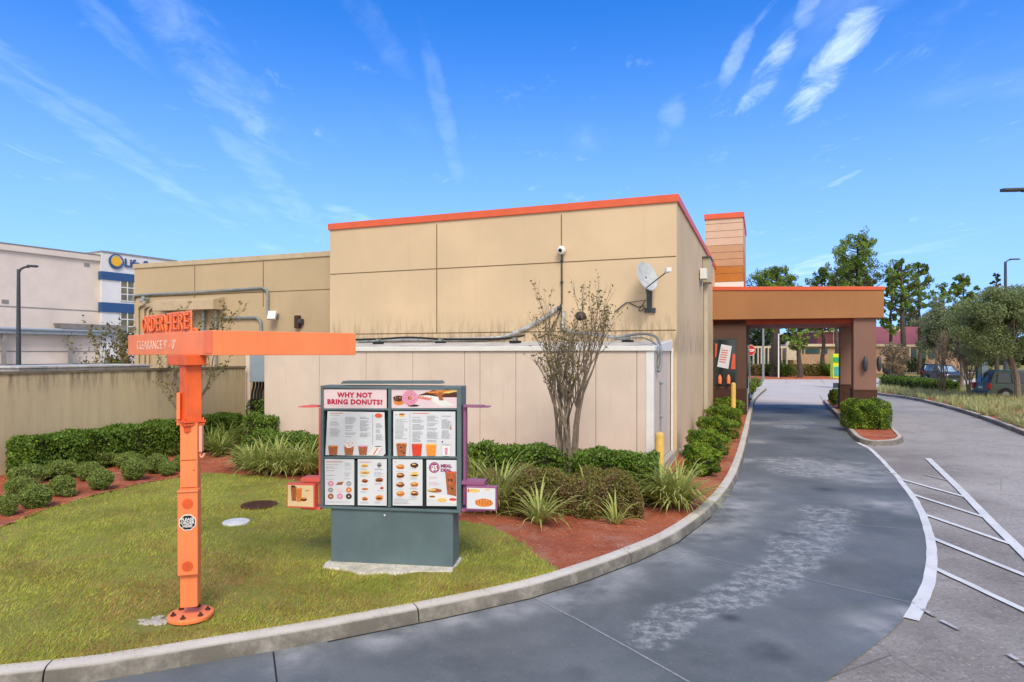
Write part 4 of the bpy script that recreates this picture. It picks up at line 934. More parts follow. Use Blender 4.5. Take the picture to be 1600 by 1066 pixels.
q = MB(); q.box(bp_(503, 641.5, -.012), bp_(606, 641.5)-bp_(503, 641.5), ey*.09, Z*.025); q.build('divider', M['teal'], cab); q = MB(); q.box(bp_(611, 641.2, -.012), bp_(714, 641.0)-bp_(611, 641.2), ey*.09, Z*.025); q.build('divider', M['teal'], cab); q = MB()
q.box(bp_(503, 716.8, -.012), bp_(606, 716.6)-bp_(503, 716.8), ey*.09, Z*.026); q.build('divider', M['teal'], cab); q = MB(); q.box(bp_(611, 716.8, -.012), bp_(714, 717)-bp_(611, 716.8), ey*.09, Z*.026)
q.build('divider', [M['teal'], M['boarddark']], cab); q = MB(); q.box(bp_(553.2, 793, -.012), bp_(557, 793)-bp_(553.2, 793), ey*.08, Z*.58, 1); q.build('divider', [M['teal'], M['boarddark']], cab); q = MB(); q.box(bp_(660.7, 793, -.012), bp_(664.5, 793)-bp_(660.7, 793), ey*.08, Z*.58, 1); q.build('divider', [M['teal'], M['boarddark']], cab)
PM = [M[x] for x in ('print', 'magenta', 'plum', 'ptext', 'pred', 'pbrown', 'pdark', 'ppink', 'porange', 'pyellow', 'pcherry', 'pmango', 'printpink', 'cream', 'white', 'black')]
IX = {n_: i for i, n_ in enumerate(('print', 'magenta', 'plum', 'ptext', 'pred', 'pbrown', 'pdark', 'ppink', 'porange', 'pyellow', 'pcherry', 'pmango', 'printpink', 'cream', 'white', 'black'))}
OFF = -.02
class Poster(MB):
    lay = 0
    def quad(s, pts, c, bend=0.):
        s.lay += 1; s.prism([bp_(x, y, OFF+.003+s.lay*.00002+.002) for x, y in pts], -ey*.0006, IX[c])
    def blob(s, x, y, rx_, ry_, c, n=14, rag=.12):
        s.quad([(x+rx_*math.cos(2*math.pi*i/n)*(1+random.uniform(-rag, rag)), y+ry_*math.sin(2*math.pi*i/n)*(1+random.uniform(-rag, rag))) for i in range(n)], c)
    def ring(s, x, y, r, c, hole='print', spr=None):
        s.blob(x, y, r, r*.95, c, 18, .03)
        if spr:
            for i in range(14): a = random.uniform(0, 6.28); rr = r*random.uniform(.45, .9); s.blob(x+math.cos(a)*rr, y+math.sin(a)*rr, .35, .35, spr, 4)
        s.blob(x, y, r*.27, r*.25, hole, 10, .03)
    def lines(s, x0, y0, x1, y1, step=1.75, c='ptext', fill=.8, h=.55):
        y = y0
        while y < y1:
            if random.random() < fill:
                x = x0; e = x0+(x1-x0)*random.uniform(.55, 1)
                while x < e: w_ = min(random.uniform(1., 3.4), e-x); s.quad([(x, y), (x+w_, y), (x+w_, y+h), (x, y+h)], c) if w_ > .4 else 0; x += w_+.5
            y += step
    def cup(s, x, yt, yb, wt_, wb2, c, top=None):
        s.quad([(x-wt_/2, yt), (x+wt_/2, yt), (x+wb2/2, yb), (x-wb2/2, yb)], c)
        if top: s.quad([(x-wt_/2, yt), (x+wt_/2, yt), (x+wt_/2-.3, yt+2.2), (x-wt_/2+.3, yt+2.2)], top)
    def done(s, base, corners, par, name='poster'):
        b = MB(); b.prism([bp_(x, y, OFF) for x, y in corners], -ey*.004, IX[base]); b.v += []
        o = len(b.v); b.add(s.v, s.f, 0); b.m[-len(s.f):] = s.m if s.f else b.m[-0:]
        return b.build(name, PM, par)
def tx(p, body, x, y, sizepx, c, bold=0., stretch=1., rot=0, align='LEFT', space=1.):
    sz = sizepx/F*8.05; r_ = ex*math.cos(rot)+Z*math.sin(rot); u_ = Z*math.cos(rot)-ex*math.sin(rot)
    text(body, sz, bp_(x, y, OFF+.0062), r_, u_, None, mb=p, mi=IX[c], depth=.0008, bold=bold, align=align, stretch=stretch, space=space)
# header left
p = Poster(); tx(p, 'WHY NOT', 553.5, 621, 10.4, 'magenta', .0042, 1.04, align='CENTER', space=1.13); tx(p, 'BRING DONUTS?', 553.5, 631.8, 10.4, 'magenta', .0042, 1.04, space=1.13, align='CENTER'); p.done('printpink', [(504, 608.5), (603.5, 608), (603.5, 638.8), (504, 639)], cab)
# header right: donuts and box
p = Poster()
p.quad([(656, 616), (668, 613), (712, 634), (690, 636)], 'white'); p.quad([(652, 618), (676, 610), (714, 613), (714, 621), (690, 621), (668, 618)], 'pdark')
p.quad([(664, 613), (700, 608.8), (706, 610.5), (700, 613.5), (672, 615)], 'porange'); p.quad([(676, 616), (696, 611), (703, 613), (690, 618), (693, 626), (686, 626), (684, 619)], 'pbrown'); p.quad([(690, 613.5), (711, 609), (713, 612), (700, 615)], 'pyellow')
tx(p, "DUNKIN'", 652.5, 622.8, 5.6, 'pred', .002, .95, rot=-.14)
p.blob(622.5, 627, 9, 6.5, 'porange'); p.blob(622, 623, 8.5, 5, 'pdark')
for i in range(20): p.blob(622+random.uniform(-6, 6), 622.5+random.uniform(-3, 3), .4, .4, random.choice(('ppink', 'white', 'pyellow')), 4)
p.blob(645, 634, 9, 1.8, 'black'); p.ring(640, 622, 12.6, 'ppink', 'pbrown', 'magenta'); p.blob(641, 621.5, 2.2, 2.2, 'porange', 10, .03)
for i in range(26): a = random.uniform(0, 6.28); rr = random.uniform(5, 11.5); p.blob(640+math.cos(a)*rr, 622+math.sin(a)*rr*.95, .45, .45, random.choice(('magenta', 'white', 'plum', 'pyellow')), 4)
p.done('printpink', [(611, 608), (713.5, 608), (713.5, 638), (611, 638.3)], cab)
# drinks left (slipped, curling sheet)
p = Poster(); p.lines(515, 645.5, 546, 647, 3, 'pred', 1, 1.1)
for (x0, y0, y1, x1) in ((515, 649, 682, 532), (539, 650, 684, 556), (562, 650, 684, 578), (587, 662, 688, 598)): p.lines(x0, y0, x1, y1, 1.9)
p.quad([(581.5, 646), (582, 646), (582, 695), (581.5, 695)], 'ptext'); p.blob(591, 649.5, 6, 3.4, 'pred', 12, .05)
p.cup(519.8, 696.5, 711, 15, 12, 'pbrown', 'porange'); p.cup(544.6, 698, 711, 15, 12, 'pbrown', 'pred'); p.blob(544.6, 694.5, 7.8, 5.5, 'white')
for i in range(24): p.blob(544.6+random.uniform(-6, 6), 694+random.uniform(-4.5, 4.5), .6, .5, 'plum', 5)
p.cup(566.5, 696.5, 711, 15, 11, 'pbrown', 'ppink'); p.quad([(584, 697), (597, 699), (589, 712), (573, 712)], 'white'); p.quad([(589, 700), (591, 700), (584, 711), (582, 711)], 'pred'); p.blob(590, 698, 6, .7, 'pdark')
p.done('print', [(511, 643), (600, 644.5), (601.5, 709), (598, 713), (507.5, 711.5)], cab)
# drinks right
p = Poster()
p.blob(627.5, 649, 5, 2.8, 'pyellow'); p.blob(627.5, 647.7, 4.5, 1.5, 'pbrown'); p.lines(617, 648, 621, 649, 3, 'pred', 1, 1); p.lines(644, 645.7, 671, 647, 3, 'pred', 1, 1.1)
for (x0, y0, x1, y1) in ((617, 655, 637, 686), (644, 650, 662, 690), (667, 650, 686, 690), (690, 650, 706, 688)): p.lines(x0, y0, x1, y1, 1.9)
p.quad([(640, 645), (640.4, 645), (640.4, 712), (640, 712)], 'ptext'); p.blob(704, 669.5, 1.4, 1.2, 'pred'); p.blob(691, 690.5, 1.3, 1.1, 'pdark')
p.cup(627, 692.5, 712.5, 16.5, 12.5, 'pbrown', 'porange'); 
for i in range(9): p.blob(627+random.uniform(-5, 5), 702+random.uniform(-7, 7), 1.3, 1.2, 'pdark', 6)
p.cup(651, 693.5, 712.5, 16.5, 13, 'pcherry', 'pred'); p.cup(673.5, 693.5, 712.5, 16.5, 13, 'pmango', 'pyellow'); p.cup(697, 696, 712.5, 13.5, 11, 'white'); p.blob(697, 695.5, 7.5, .8, 'ptext'); p.quad([(694.5, 700), (699.5, 700), (699, 711), (695, 711)], 'ppink')
p.done('print', [(614, 642.8), (711, 643.5), (711, 713.6), (614, 713)], cab)
# four small posters
p = Poster(); p.lines(509, 721.5, 538, 723, 3, 'pred', 1, 1.1); p.lines(509, 726, 528, 749, 1.9); p.lines(538, 724, 550, 749, 2.2)
for i, c_ in enumerate(('ppink', 'porange', 'white', 'white', 'printpink', 'porange', 'pbrown', 'ppink', 'pdark')):
    x = 516+(i % 3)*14.2; y = 756+(i//3)*10
    if i == 1: p.quad([(x-6, y+2), (x-3, y-2), (x+6, y-3), (x+3, y+2)], 'pbrown')
    else: p.ring(x, y, 4.6, c_, 'print' if i != 2 else 'pdark'); 
    if c_ == 'white': p.ring(x, y, 4.1, 'ptext', 'print')
p.lines(509, 784.5, 549, 786, 1.6, fill=1, h=.4); p.done('print', [(506.5, 717.6), (552.7, 718.2), (552.7, 790), (507, 789.5)], cab)
p = Poster(); p.lines(561, 722, 580, 723, 3, 'pred', 1, 1)
for x, y, w_, h_, c_ in ((569, 728, 6, 3, 'pyellow'), (569.5, 739, 8, 3, 'pyellow'), (569.5, 752, 5, 3, 'pbrown'), (569.5, 764.5, 5.5, 1.6, 'porange'), (569.5, 780, 5, 3, 'porange'), (592, 750.5, 6.5, 3.4, 'pbrown'), (596, 763, 2.8, 2, 'pcherry'), (592, 778.5, 6, 4.5, 'porange'), (592, 727, 3.5, 4, 'ptext')):
    p.blob(x, y, w_, h_, c_); p.blob(x, y+h_*.2, w_*.8, h_*.3, 'pdark' if c_ != 'pyellow' else 'pbrown'); p.lines(x-7, y+h_+1.6, x+6, y+h_+4.5, 1.6, h=.4)
p.lines(584, 734, 600, 746, 2, h=.4); p.done('print', [(558.2, 718), (603.6, 718), (603.6, 791), (558.2, 790)], cab)
p = Poster(); p.lines(616, 722, 621, 723, 3, 'pred', 1, 1)
for i, (x, y) in enumerate(((625, 730), (647, 727.5), (625, 743.5), (647, 742), (625, 758), (647, 757.5), (625, 772), (647, 771.5))):
    c_ = ('porange', 'pdark', 'pbrown', 'pyellow', 'pbrown', 'porange', 'porange', 'pbrown')[i]; p.blob(x, y, 6.3, 4.2, c_); p.blob(x, y+1.5, 5.8, 1.1, 'pbrown' if c_ == 'porange' else 'pdark'); p.blob(x-1, y-1.5, 3, 1, 'pyellow'); p.lines(x-7, y+5.2, x+6, y+8, 1.6, h=.4)
p.lines(615, 781, 655, 789, 2, h=.4, fill=1); p.done('print', [(613, 718), (659.6, 718.5), (659.6, 791), (613, 790.6)], cab)
p = Poster(); p.blob(678, 731, 8.4, 8.4, 'plum', 24, .01); p.blob(678, 731, 6.9, 6.9, 'print', 24, .01); p.blob(678, 731, 6.6, 6.6, 'plum', 24, .01); tx(p, '$5', 678, 735, 10.6, 'white', .004, .9, align='CENTER')
tx(p, 'MEAL', 688, 730.5, 6.6, 'plum', .003, 1.1); tx(p, 'DEAL', 688, 737.2, 6.6, 'plum', .003, 1.1)
p.quad([(695, 737.5), (712.5, 737), (712.5, 776), (698.5, 773)], 'pbrown'); p.blob(705, 738.5, 8, 1.6, 'pred')
for i in range(16): p.blob(random.uniform(699, 710), random.uniform(743, 772), 1.6, 1.4, random.choice(('pdark', 'pred', 'pbrown', 'pdark')), 6)
p.lines(670, 745.5, 688, 749, 2, 'ppink', 1); p.lines(670, 754, 689, 759, 2, 'ppink', 1)
p.blob(679, 767, 11, 3.2, 'pbrown'); p.blob(674, 766, 7, 1.5, 'pyellow'); p.quad([(667, 771), (700, 775), (712, 784), (712, 789), (667, 780)], 'white'); p.blob(675, 776.5, 5, 1.8, 'pbrown'); p.blob(690, 782, 8, 3, 'pyellow'); p.blob(707, 781, 6, 2.2, 'pcherry')
p.done('print', [(665.8, 719), (713, 719.5), (713.3, 791.5), (666, 791)], cab)
# side wings
def wing_frame(x0, xs, colr, yt, lab, sgn, sx0, sx1, sy0, sy1, kind):
    r_ = empty('side_wing', bp_(x0, 790), lab, 'sign panel', 'side wings of the menu board')
    q = MB(); a = bp_(x0, 790, -.1); q.cbox(a+Z*((790-yt)/2/F*8.05), .03, .12, (790-yt)/F*8.05, 0, ex, ey); q.build('upright', M[colr], r_, bevel=.004)
    q = MB(); w_ = abs(xs-x0)/F*8.05; c = bp_((x0+xs)/2, yt, -.1); q.cbox(c, w_, .22, .018, 0, ex, ey); q.cbox(c+Z*-.006+ex*sgn*.08, w_, .2, .012, 0, ex, ey); q.build('top_shelf', M[colr], r_, bevel=.003)
    xm = (x0+(sx0+sx1)/2)/2
    q = MB(); q.cbox(bp_(xm, sy0-4, -.1), abs((sx0+sx1)/2-x0)/F*8.05+.06, .2, .045, 0, ex, ey); q.build('bracket', M[colr], r_, bevel=.004)
    q = MB(); q.cbox(bp_(xm, sy1+2, -.1), abs((sx0+sx1)/2-x0)/F*8.05+.06, .2, .03, 0, ex, ey); q.build('bracket', M[colr], r_, bevel=.004)
    W_ = (sx1-sx0)/F*8.0; H_ = (sy1-sy0)/F*8.0; c = bp_((sx0+sx1)/2, (sy0+sy1)/2, .0)
    q = MB(); q.cbox(c, W_, .1, H_, 0, ex, ey); fr_ = q.build('panel_frame', M[colr], r_, bevel=.006)
    p = MB(); c2 = c-ey*.052; sc_ = 8.0/F
    def pt(x, y): return c2+ex*(x-(sx0+sx1)/2)*sc_-Z*(y-(sy0+sy1)/2)*sc_
    lay = [0]
    def qd(pts, m_, l=1): lay[0] += 1; p.prism([pt(x, y)-ey*.0001*lay[0] for x, y in pts], -ey*.0004, IX[m_])
    def bl_(x, y, a_, b_2, m_, rg=.08): qd([(x+a_*math.cos(2*math.pi*i/12)*(1+random.uniform(-rg, rg)), y+b_2*math.sin(2*math.pi*i/12)*(1+random.uniform(-rg, rg))) for i in range(12)], m_)
    qd([(sx0+2, sy0+2.5), (sx1-2, sy0+2.5), (sx1-2, sy1-2.5), (sx0+2, sy1-2.5)], 'cream' if kind == 0 else 'print')
    if kind == 0:
        qd([(456, 760), (466, 759), (465, 782), (457.5, 782)], 'pbrown'); qd([(465, 762), (475, 761), (474, 783), (466, 783)], 'porange'); bl_(460, 759, 4, 2, 'pdark'); bl_(478, 779, 5.5, 3, 'pdark'); bl_(478, 777.5, 5, 1.4, 'porange'); bl_(484, 765, 4, 1, 'porange')
    else:
        bl_(742, 766, 9, 3, 'pyellow'); bl_(763, 764, 4, 1.2, 'pyellow'); bl_(757, 784, 14.5, 6.5, 'porange'); 
        for i in range(6): bl_(746+i*4.4, 783, .5, 4, 'pbrown')
        bl_(733, 766, 1.5, 3, 'pcherry')
    p.build('picture', PM, fr_)
wing_frame(497.5, 474, 'coral', 635.5, 'coral red side wing on the left of the menu board with a drinks picture', -1, 449, 496, 754, 793, 0)
wing_frame(724.5, 753, 'purple', 635.5, 'purple side wing on the right of the menu board with a croissant picture', 1, 729, 777, 759, 796, 1)

# covers in the lawn
mc = G(405, 789, .15); q = MB(); q.lathe(mc-Z*.03, Z, [(.30, 0), (.30, .045), (.265, .05), (.262, .044), (.0, .044)], 40)
for i in range(-6, 7):
    hw = math.sqrt(max(.0, .24**2-(i*.036)**2)); q.box(mc+Vector((i*.036-.009, -hw, .014)), (.018, 0, 0), (0, 2*hw, 0), (0, 0, .006))
tag(q.build('manhole_cover', M['rust']), 'round rusty iron manhole cover set in the lawn left of the menu board', 'manhole cover')
vc = G(369, 816, .15); q = MB(); q.lathe(vc-Z*.03, Z, [(.2, 0), (.2, .04), (.185, .05), (.09, .05), (.088, .056), (.0, .056)], 36)
tag(q.build('valve_cover', M['white']), 'small pale concrete valve cover with white centre in the lawn', 'valve cover')
# ================================================================== PLANTS
M['hedge'] = leafmat('hedge_leaf', '#486420', '#7c9838', '#5e7a2c', clump=2.2)
M['hedge_olive'] = leafmat('olive_hedge_leaf', '#5e5c2a', '#908645', '#86704a', clump=2.)
M['bushy'] = leafmat('bush_leaf', '#5d7433', '#9aa857', '#748742', clump=2.5)
M['bright'] = leafmat('bright_bush_leaf', '#5a7c1c', '#93a83a', '#4c6a20', clump=2.6)
M['core'] = mat('twig_core', '#2c2a18', .95, .3, 9)
M['flax'] = leafmat('strap_leaf', '#8fa048', '#c3c47c', '#a6ac58', trans=.3, clump=6.)
M['flaxg'] = leafmat('strap_leaf_green', '#6d8436', '#a3ab5c', '#869648', trans=.3, clump=3.)
M['drystrap'] = leafmat('dry_strap', '#8d7a54', '#a89468', None, trans=.2)
M['dryleaf'] = leafmat('dry_leaf', '#6d5a34', '#8a7a3a', '#55602a', trans=.2)
def sheared(name, label, o, ax, ay, L, Wd, h, n, m_, size=.028, wob=.05, cat='hedge', group=None, top=None, sh=.1):
    """clipped hedge: leaf shell over a twiggy core; o = corner on the ground, ax long axis, ay across"""
    o, ax, ay = Vector(o), Vector(ax).normalized(), Vector(ay).normalized()
    r_ = empty(name, o+ax*L/2+ay*Wd/2, label, cat, group)
    q = MB(); q.box(o+ax*(.06+sh*.7)+ay*(.06+sh*.5), ax*(L-.12-sh*1.4), ay*(Wd-.12-sh), Z*(h-.1-sh*.3)); q.build('branches', M['core'], r_)
    A = np.array(ax); Bn = np.array(ay); O = np.array(o)
    areas = np.array([L*Wd, L*h, L*h*.5, Wd*h, Wd*h]); k_ = rng.choice(5, n, p=areas/areas.sum())
    a = rng.uniform(0, L, n); b = rng.uniform(0, Wd, n); c = rng.uniform(.02, h, n)
    dep = np.abs(rng.normal(0, .05, n))
    c = np.where(k_ == 0, h-dep, c); b = np.where(k_ == 1, dep, np.where(k_ == 2, Wd-dep, b)); a = np.where(k_ == 3, dep, np.where(k_ == 4, L-dep, a))
    wv = wob*(np.sin(a*5.1+b*3)+np.sin(a*11+1.7*b+c*6)*.7+rng.normal(0, .35, n))
    b = b+np.where(k_ == 1, wv, -wv*.5*(k_ == 2)); c = c+np.where(k_ == 0, wv*.7, 0)
    # rounded shoulders
    e = np.minimum(np.minimum(b, Wd-b), np.minimum(a, L-a)); c = np.where(c > h-sh-.02, c-np.maximum(0, sh-e)**2/sh*.9, c)
    P_ = O+a[:, None]*A+b[:, None]*Bn; P_[:, 2] += c
    np_mesh('foliage', leaves(P_, size, .55, .3), 4, m_, r_); return r_
def bush(label, c, rx, ry, rz, n, m_, size=.02, cat='bush', group=None, flat=1., lumpy=.1, name='round_bush'):
    c = Vector(c); r_ = empty(name, c, label, cat, group)
    q = MB(); q.ell(c+Z*rz*.95, rx*.75, ry*.75, rz*.8, 0, 12, 8)
    for i in range(5): a = i*1.3; q.tube([c, c+Vector((math.cos(a)*rx*.4, math.sin(a)*ry*.4, rz*.9))], .012, 5)
    q.build('branches', M['core'], r_)
    u = unit(n); rr = 1-np.abs(rng.normal(0, .1, n)); lump = 1+lumpy*np.sin(u[:, 0]*6+c.x*3)*np.sin(u[:, 1]*5+c.y)+.07*np.sin(u[:, 2]*9+u[:, 0]*7)
    P_ = u*(rr*lump)[:, None]*np.array([rx, ry, rz]); 
    P_[:, 2] = np.sign(P_[:, 2])*np.abs(P_[:, 2]/rz)**flat*rz
    P_ = P_+np.array(c)+np.array([0, 0, rz*1.0]); P_ = P_[P_[:, 2] > c.z+.01]
    np_mesh('foliage', leaves(P_, size, .5, .3), 4, m_, r_); return r_
def strapmesh(c, n, L, w_, spread=1., droop=.5, seg=5, seed=None):
    """arching strap leaves as chains of quads"""
    out = []
    c = np.array(c)
    for i in range(n):
        q = rng.uniform(0, 6.283); el = rng.uniform(.55, 1.45) if spread >= 1 else rng.uniform(.9, 1.5); l = L*rng.uniform(.55, 1.15)
        d = np.array([math.cos(q), math.sin(q)]); p = c[:3]+np.array([*(d*rng.uniform(0, .07)), 0]); sd_ = np.array([-d[1], d[0], 0]); e = el
        prev = p; pw = w_*.7
        for k_ in range(seg):
            nx = prev+np.array([d[0]*math.cos(e), d[1]*math.cos(e), math.sin(e)])*l/seg; e -= droop*rng.uniform(.5, 1.4)*(k_+1)/seg*1.1
            nw = w_*(1, 1, .85, .55, .05)[k_] if seg == 5 else w_*(1-(k_+1)/seg)
            out += [prev-sd_*pw, prev+sd_*pw, nx+sd_*nw, nx-sd_*nw]; prev = nx; pw = nw
    return np.array(out)
def clump(label, px, py, hpx, n, m_='flax', w_=.016, group='strap leaved clumps in the red mulch', z=.14, spread=1.):
    c = G(px, py, z); L = hpx/F*c.y*1.6; n = int(n*1.5)
    r_ = empty('strap_leaf_plant', c, label, 'plant', group)
    v = strapmesh(c, n, L, w_, spread); np_mesh('leaves', v, 4, M[m_], r_)
    nd = max(8, n//4); c2 = c.copy(); v = strapmesh(c2, nd, L*.6, w_*.6, 1., .9); np_mesh('dry_leaves', v, 4, M['drystrap'], r_); return r_

# clipped hedge along the enclosure wall
hd = (Vector((-8.1, 20.2, 0))-Vector((-11.25, 14.3, 0))).normalized(); hn = Vector((hd.y, -hd.x, 0))
h0 = D(48, 700, 13.4); h0.z = .12
Lh = 8.6
hdir = (D(381, 650, 19.3)-D(48, 700, 13.4)); hdir.z = 0; Lh = hdir.length; hdir.normalize(); hn = Vector((-hdir.y, hdir.x, 0))
sheared('clipped_hedge', 'long dark green clipped hedge in front of the stained masonry wall on the left', h0, hdir, hn, Lh, .75, .88, 26000, M['hedge'], .036)
a0 = D(385, 660, 18.4); a0.z = .12
sheared('clipped_hedge', 'short clipped hedge block right below the dark pipes, farthest of the stacked three', D(384, 650, 19.4).xy.to_3d()+Z*.12, U*-1, V, .9, .6, 1.25, 3500, M['hedge'], .034, group='short hedge blocks left of the cooler')
sheared('clipped_hedge', 'short clipped hedge block, middle of the three stacked left of the cooler', D(377, 660, 17.3).xy.to_3d()+Z*.12, U*-1, V, .95, .6, 1.02, 3500, M['hedge'], .034, group='short hedge blocks left of the cooler')
# hedge across the front of the cooler, two runs
pA = D(386, 690, 15.6); pB = D(735, 700, 12.75); pA.z = pB.z = .12; dA = (pB-pA); LA = dA.length; dA.normalize(); nA = Vector((-dA.y, dA.x, 0))
sheared('clipped_hedge', 'clipped green hedge in front of the cooler, its left run behind the menu board', pA, dA, nA, LA-.1, .6, .78, 14000, M['hedge'], .034)
pC = D(1023, 735, 11.4); pC.z = .12; dC = pC-pB; LC = dC.length; dC.normalize(); nC = Vector((-dC.y, dC.x, 0))
sheared('clipped_hedge', 'clipped green hedge in front of the cooler, right run behind the olive hedge', pB, dC, nC, LC, .6, .86, 13000, M['hedge'], .034)
# olive hedge
pO = D(728, 780, 10.75); pO2 = D(1006, 792, 10.35); pO.z = pO2.z = .12; dO = pO2-pO; LO = dO.length; dO.normalize(); nO = Vector((-dO.y, dO.x, 0))
sheared('olive_hedge', 'broad olive brown clipped hedge round the foot of the bare multi stemmed tree', pO, dO, nO, LO, 1.35, .6, 34000, M['hedge_olive'], .022, .09, sh=.35)
bush('bare legged twiggy end of bush under the olive hedge', G(893, 790, .12), .28, .2, .22, 500, M['hedge_olive'], .02, name='twiggy_bush')

# round clipped bushes on the left bed
BL = [(138, 718, 33, 15, 'broad clipped mound bush against the hedge, widest of the left bed'), (83, 736, 26, 14, 'low clipped bush between the hedge and the row of ball bushes'), (30, 744, 32, 14, 'low wide clipped bush at the left end of the hedge'),
      (130, 738, 21, 14, 'clipped bush directly behind the foremost ball bush beside the mulch edge'), (148, 751, 20, 16, 'round ball bush standing clear in the mulch, largest near the lawn edge'), (20, 762, 22, 14, 'clipped bush at the left picture edge behind two others'),
      (42, 779, 26, 18, 'wide round bush at the lower left on the mulch edge'), (4, 790, 15, 17, 'round bush cut by the left picture edge, lowest of all'), (87, 761, 21, 15, 'greyish ball bush beside the small weed in the left bed'), (192, 721, 23, 12, 'clipped bush touching the grass clumps behind two ball bushes'),
      (201, 735, 20, 17, 'ball bush in the middle of the left bed, front of its pair'), (237, 726, 19, 15, 'dark ball bush left of the smallest ball bush by the orange post'), (257, 733, 13, 11, 'smallest ball bush, left of the orange post'), (276, 725, 10, 12, 'dark ball bush half hidden behind the orange post')]
for i, (x, y, rx_, ry_, lab) in enumerate(BL):
    c = G(x, y+ry_, .14); k_ = c.y/F; rr = ry_*k_*.98
    bush(lab, c+Vector((0, rx_*k_*.7, 0)), rx_*k_*.92, rx_*k_*.85, rr, int(2900+rx_*80), M['bushy'], .019, group='clipped round bushes in the left bed')
bush('dark round bush at the left foot of the yellow grass clumps', G(373, 731, .14)+Vector((0, .2, 0)), .22, .22, .26, 2500, M['hedge'], .02)
bush('small sprawling grey weed in the left mulch bed', G(107, 775, .14), .16, .12, .07, 400, M['bushy'], .018, name='weed')
clump('small pale spiky tuft among the ball bushes at the left', 56, 757, 14, 14, 'drystrap', .008)
# yellow green strap plants in front of the left hedge
k = 0
for x, y, h_, lab in ((215, 706, 24, 'leftmost, next to the mound bush'), (240, 702, 26, 'second from the left'), (265, 698, 28, 'left of the orange post'), (330, 706, 34, 'right of the orange post'), (352, 700, 32, 'second right of the orange post'), (228, 716, 20, 'front one behind the ball bushes'), (255, 712, 22, 'front one left of the post'), (318, 700, 28, 'just right of the post'), (345, 712, 26, 'front one right of the post')):
    clump('green strap leaved clump before the long hedge, '+lab, x, y, h_, 150, 'flaxg', .013, 'green strap plants before the long hedge')
for x, y, h_, n_, lab in ((392, 734, 36, 90, 'yellow strap leaved clump next to the dark round bush left of the menu board'), (412, 740, 40, 120, 'second yellow strap leaved clump left of the menu board'), (434, 741, 46, 120, 'tall yellow strap leaved clump midway between round bush and menu board'), (458, 742, 40, 110, 'yellow strap leaved clump just left of the menu board'), (482, 742, 44, 110, 'yellow strap leaved clump touching the left edge of the menu board'),
                            (742, 766, 52, 90, 'strap leaved clump right behind the purple side wing'), (778, 799, 66, 130, 'large strap leaved clump right of the purple side wing'), (808, 782, 44, 50, 'small strap leaved clump against the left end of the olive hedge'),
                            (842, 818, 50, 50, 'small isolated strap leaved clump on the red mulch right of the menu board'), (918, 800, 50, 36, 'sparse upright clump in front of the olive hedge, left one'), (942, 802, 46, 30, 'sparse upright clump in front of the olive hedge, right one'), (962, 818, 34, 16, 'tiny yellow clump with dry straps, nearest in the red mulch'),
                            (1034, 790, 54, 150, 'big yellow green clump at the foot of the front bollard'), (1060, 794, 56, 170, 'big spreading yellow clump beside the kerb, right of the front bollard')):
    clump(lab, x, y, h_, n_)

# shrubs along the right side wall
for i, (x, y, rx_, ry_, lab) in enumerate(((1100, 745, 24, 22, 'nearest green shrub beside the right side wall'), (1108, 718, 27, 20, 'second green shrub along the right side wall'), (1124, 690, 26, 17, 'third green shrub along the right side wall'), (1134, 668, 22, 15, 'fourth green shrub along the right side wall'), (1141, 651, 18, 13, 'farthest green shrub in front of the service window'))):
    c = G(x, y, .14); k_ = c.y/F; bush(lab, c+Vector((0, .25, 0)), rx_*k_*1.1, rx_*k_*1.25, ry_*k_*1.1, 7500, M['bright'], .032, group='green shrubs along the side wall', flat=.62, lumpy=.26, name='shrub')
bush('green shrub beyond the service bay corner', G(1172, 617, .14), .35, .4, .42, 1500, M['bright'], .05, name='shrub')
bush('pale grassy shrub farthest along the lane kerb', G(1180, 606, .14), .5, .5, .4, 900, M['flaxg'], .06, name='shrub')
# island
c = G(1364, 671, .13); k_ = c.y/F
sheared('clipped_bush', 'flat topped clipped bush on the canopy island beside the front pier', c+Vector((-30*k_, -.1, 0)), (1, .05, 0), (-.05, 1, 0), 60*k_, 1.0, 44*k_, 12000, M['bright'], .03, .09, cat='bush', sh=.25)
bush('small green bush on the island behind the rear pier', G(1306, 634, .13)+Vector((.15, .4, 0)), .33, .3, .42, 1500, M['bright'], .04, name='clipped_bush')

# ---- trees
def grow(mb, p, d, L, r, lev, maxlev, tips, spread=.5, up=.2, kids=(2, 3), nseg=3, side=5):
    pts = [p]; q = p; dd = d.normalized()
    for i in range(nseg):
        dd = (dd+Vector((random.gauss(0, .11), random.gauss(0, .11), random.gauss(0, .06)+up*.12))).normalized(); q = q+dd*L/nseg; pts.append(q)
        if lev >= maxlev-1: tips.append(q.copy())
    mb.tube(pts, [r*(1-.4*i/nseg) for i in range(nseg+1)], side if lev < 2 else 3, cap=False)
    if lev < maxlev:
        for k_ in range(random.randint(*kids)):
            a, b = basis(dd); w_ = random.uniform(0, 6.28); nd = (dd+(a*math.cos(w_)+b*math.sin(w_))*spread*random.uniform(.6, 1.3)+Z*up).normalized()
            st = random.randint(max(1, nseg-2), nseg); grow(mb, pts[st], nd, L*random.uniform(.6, .85), r*.58, lev+1, maxlev, tips, spread, up, kids, nseg, side)
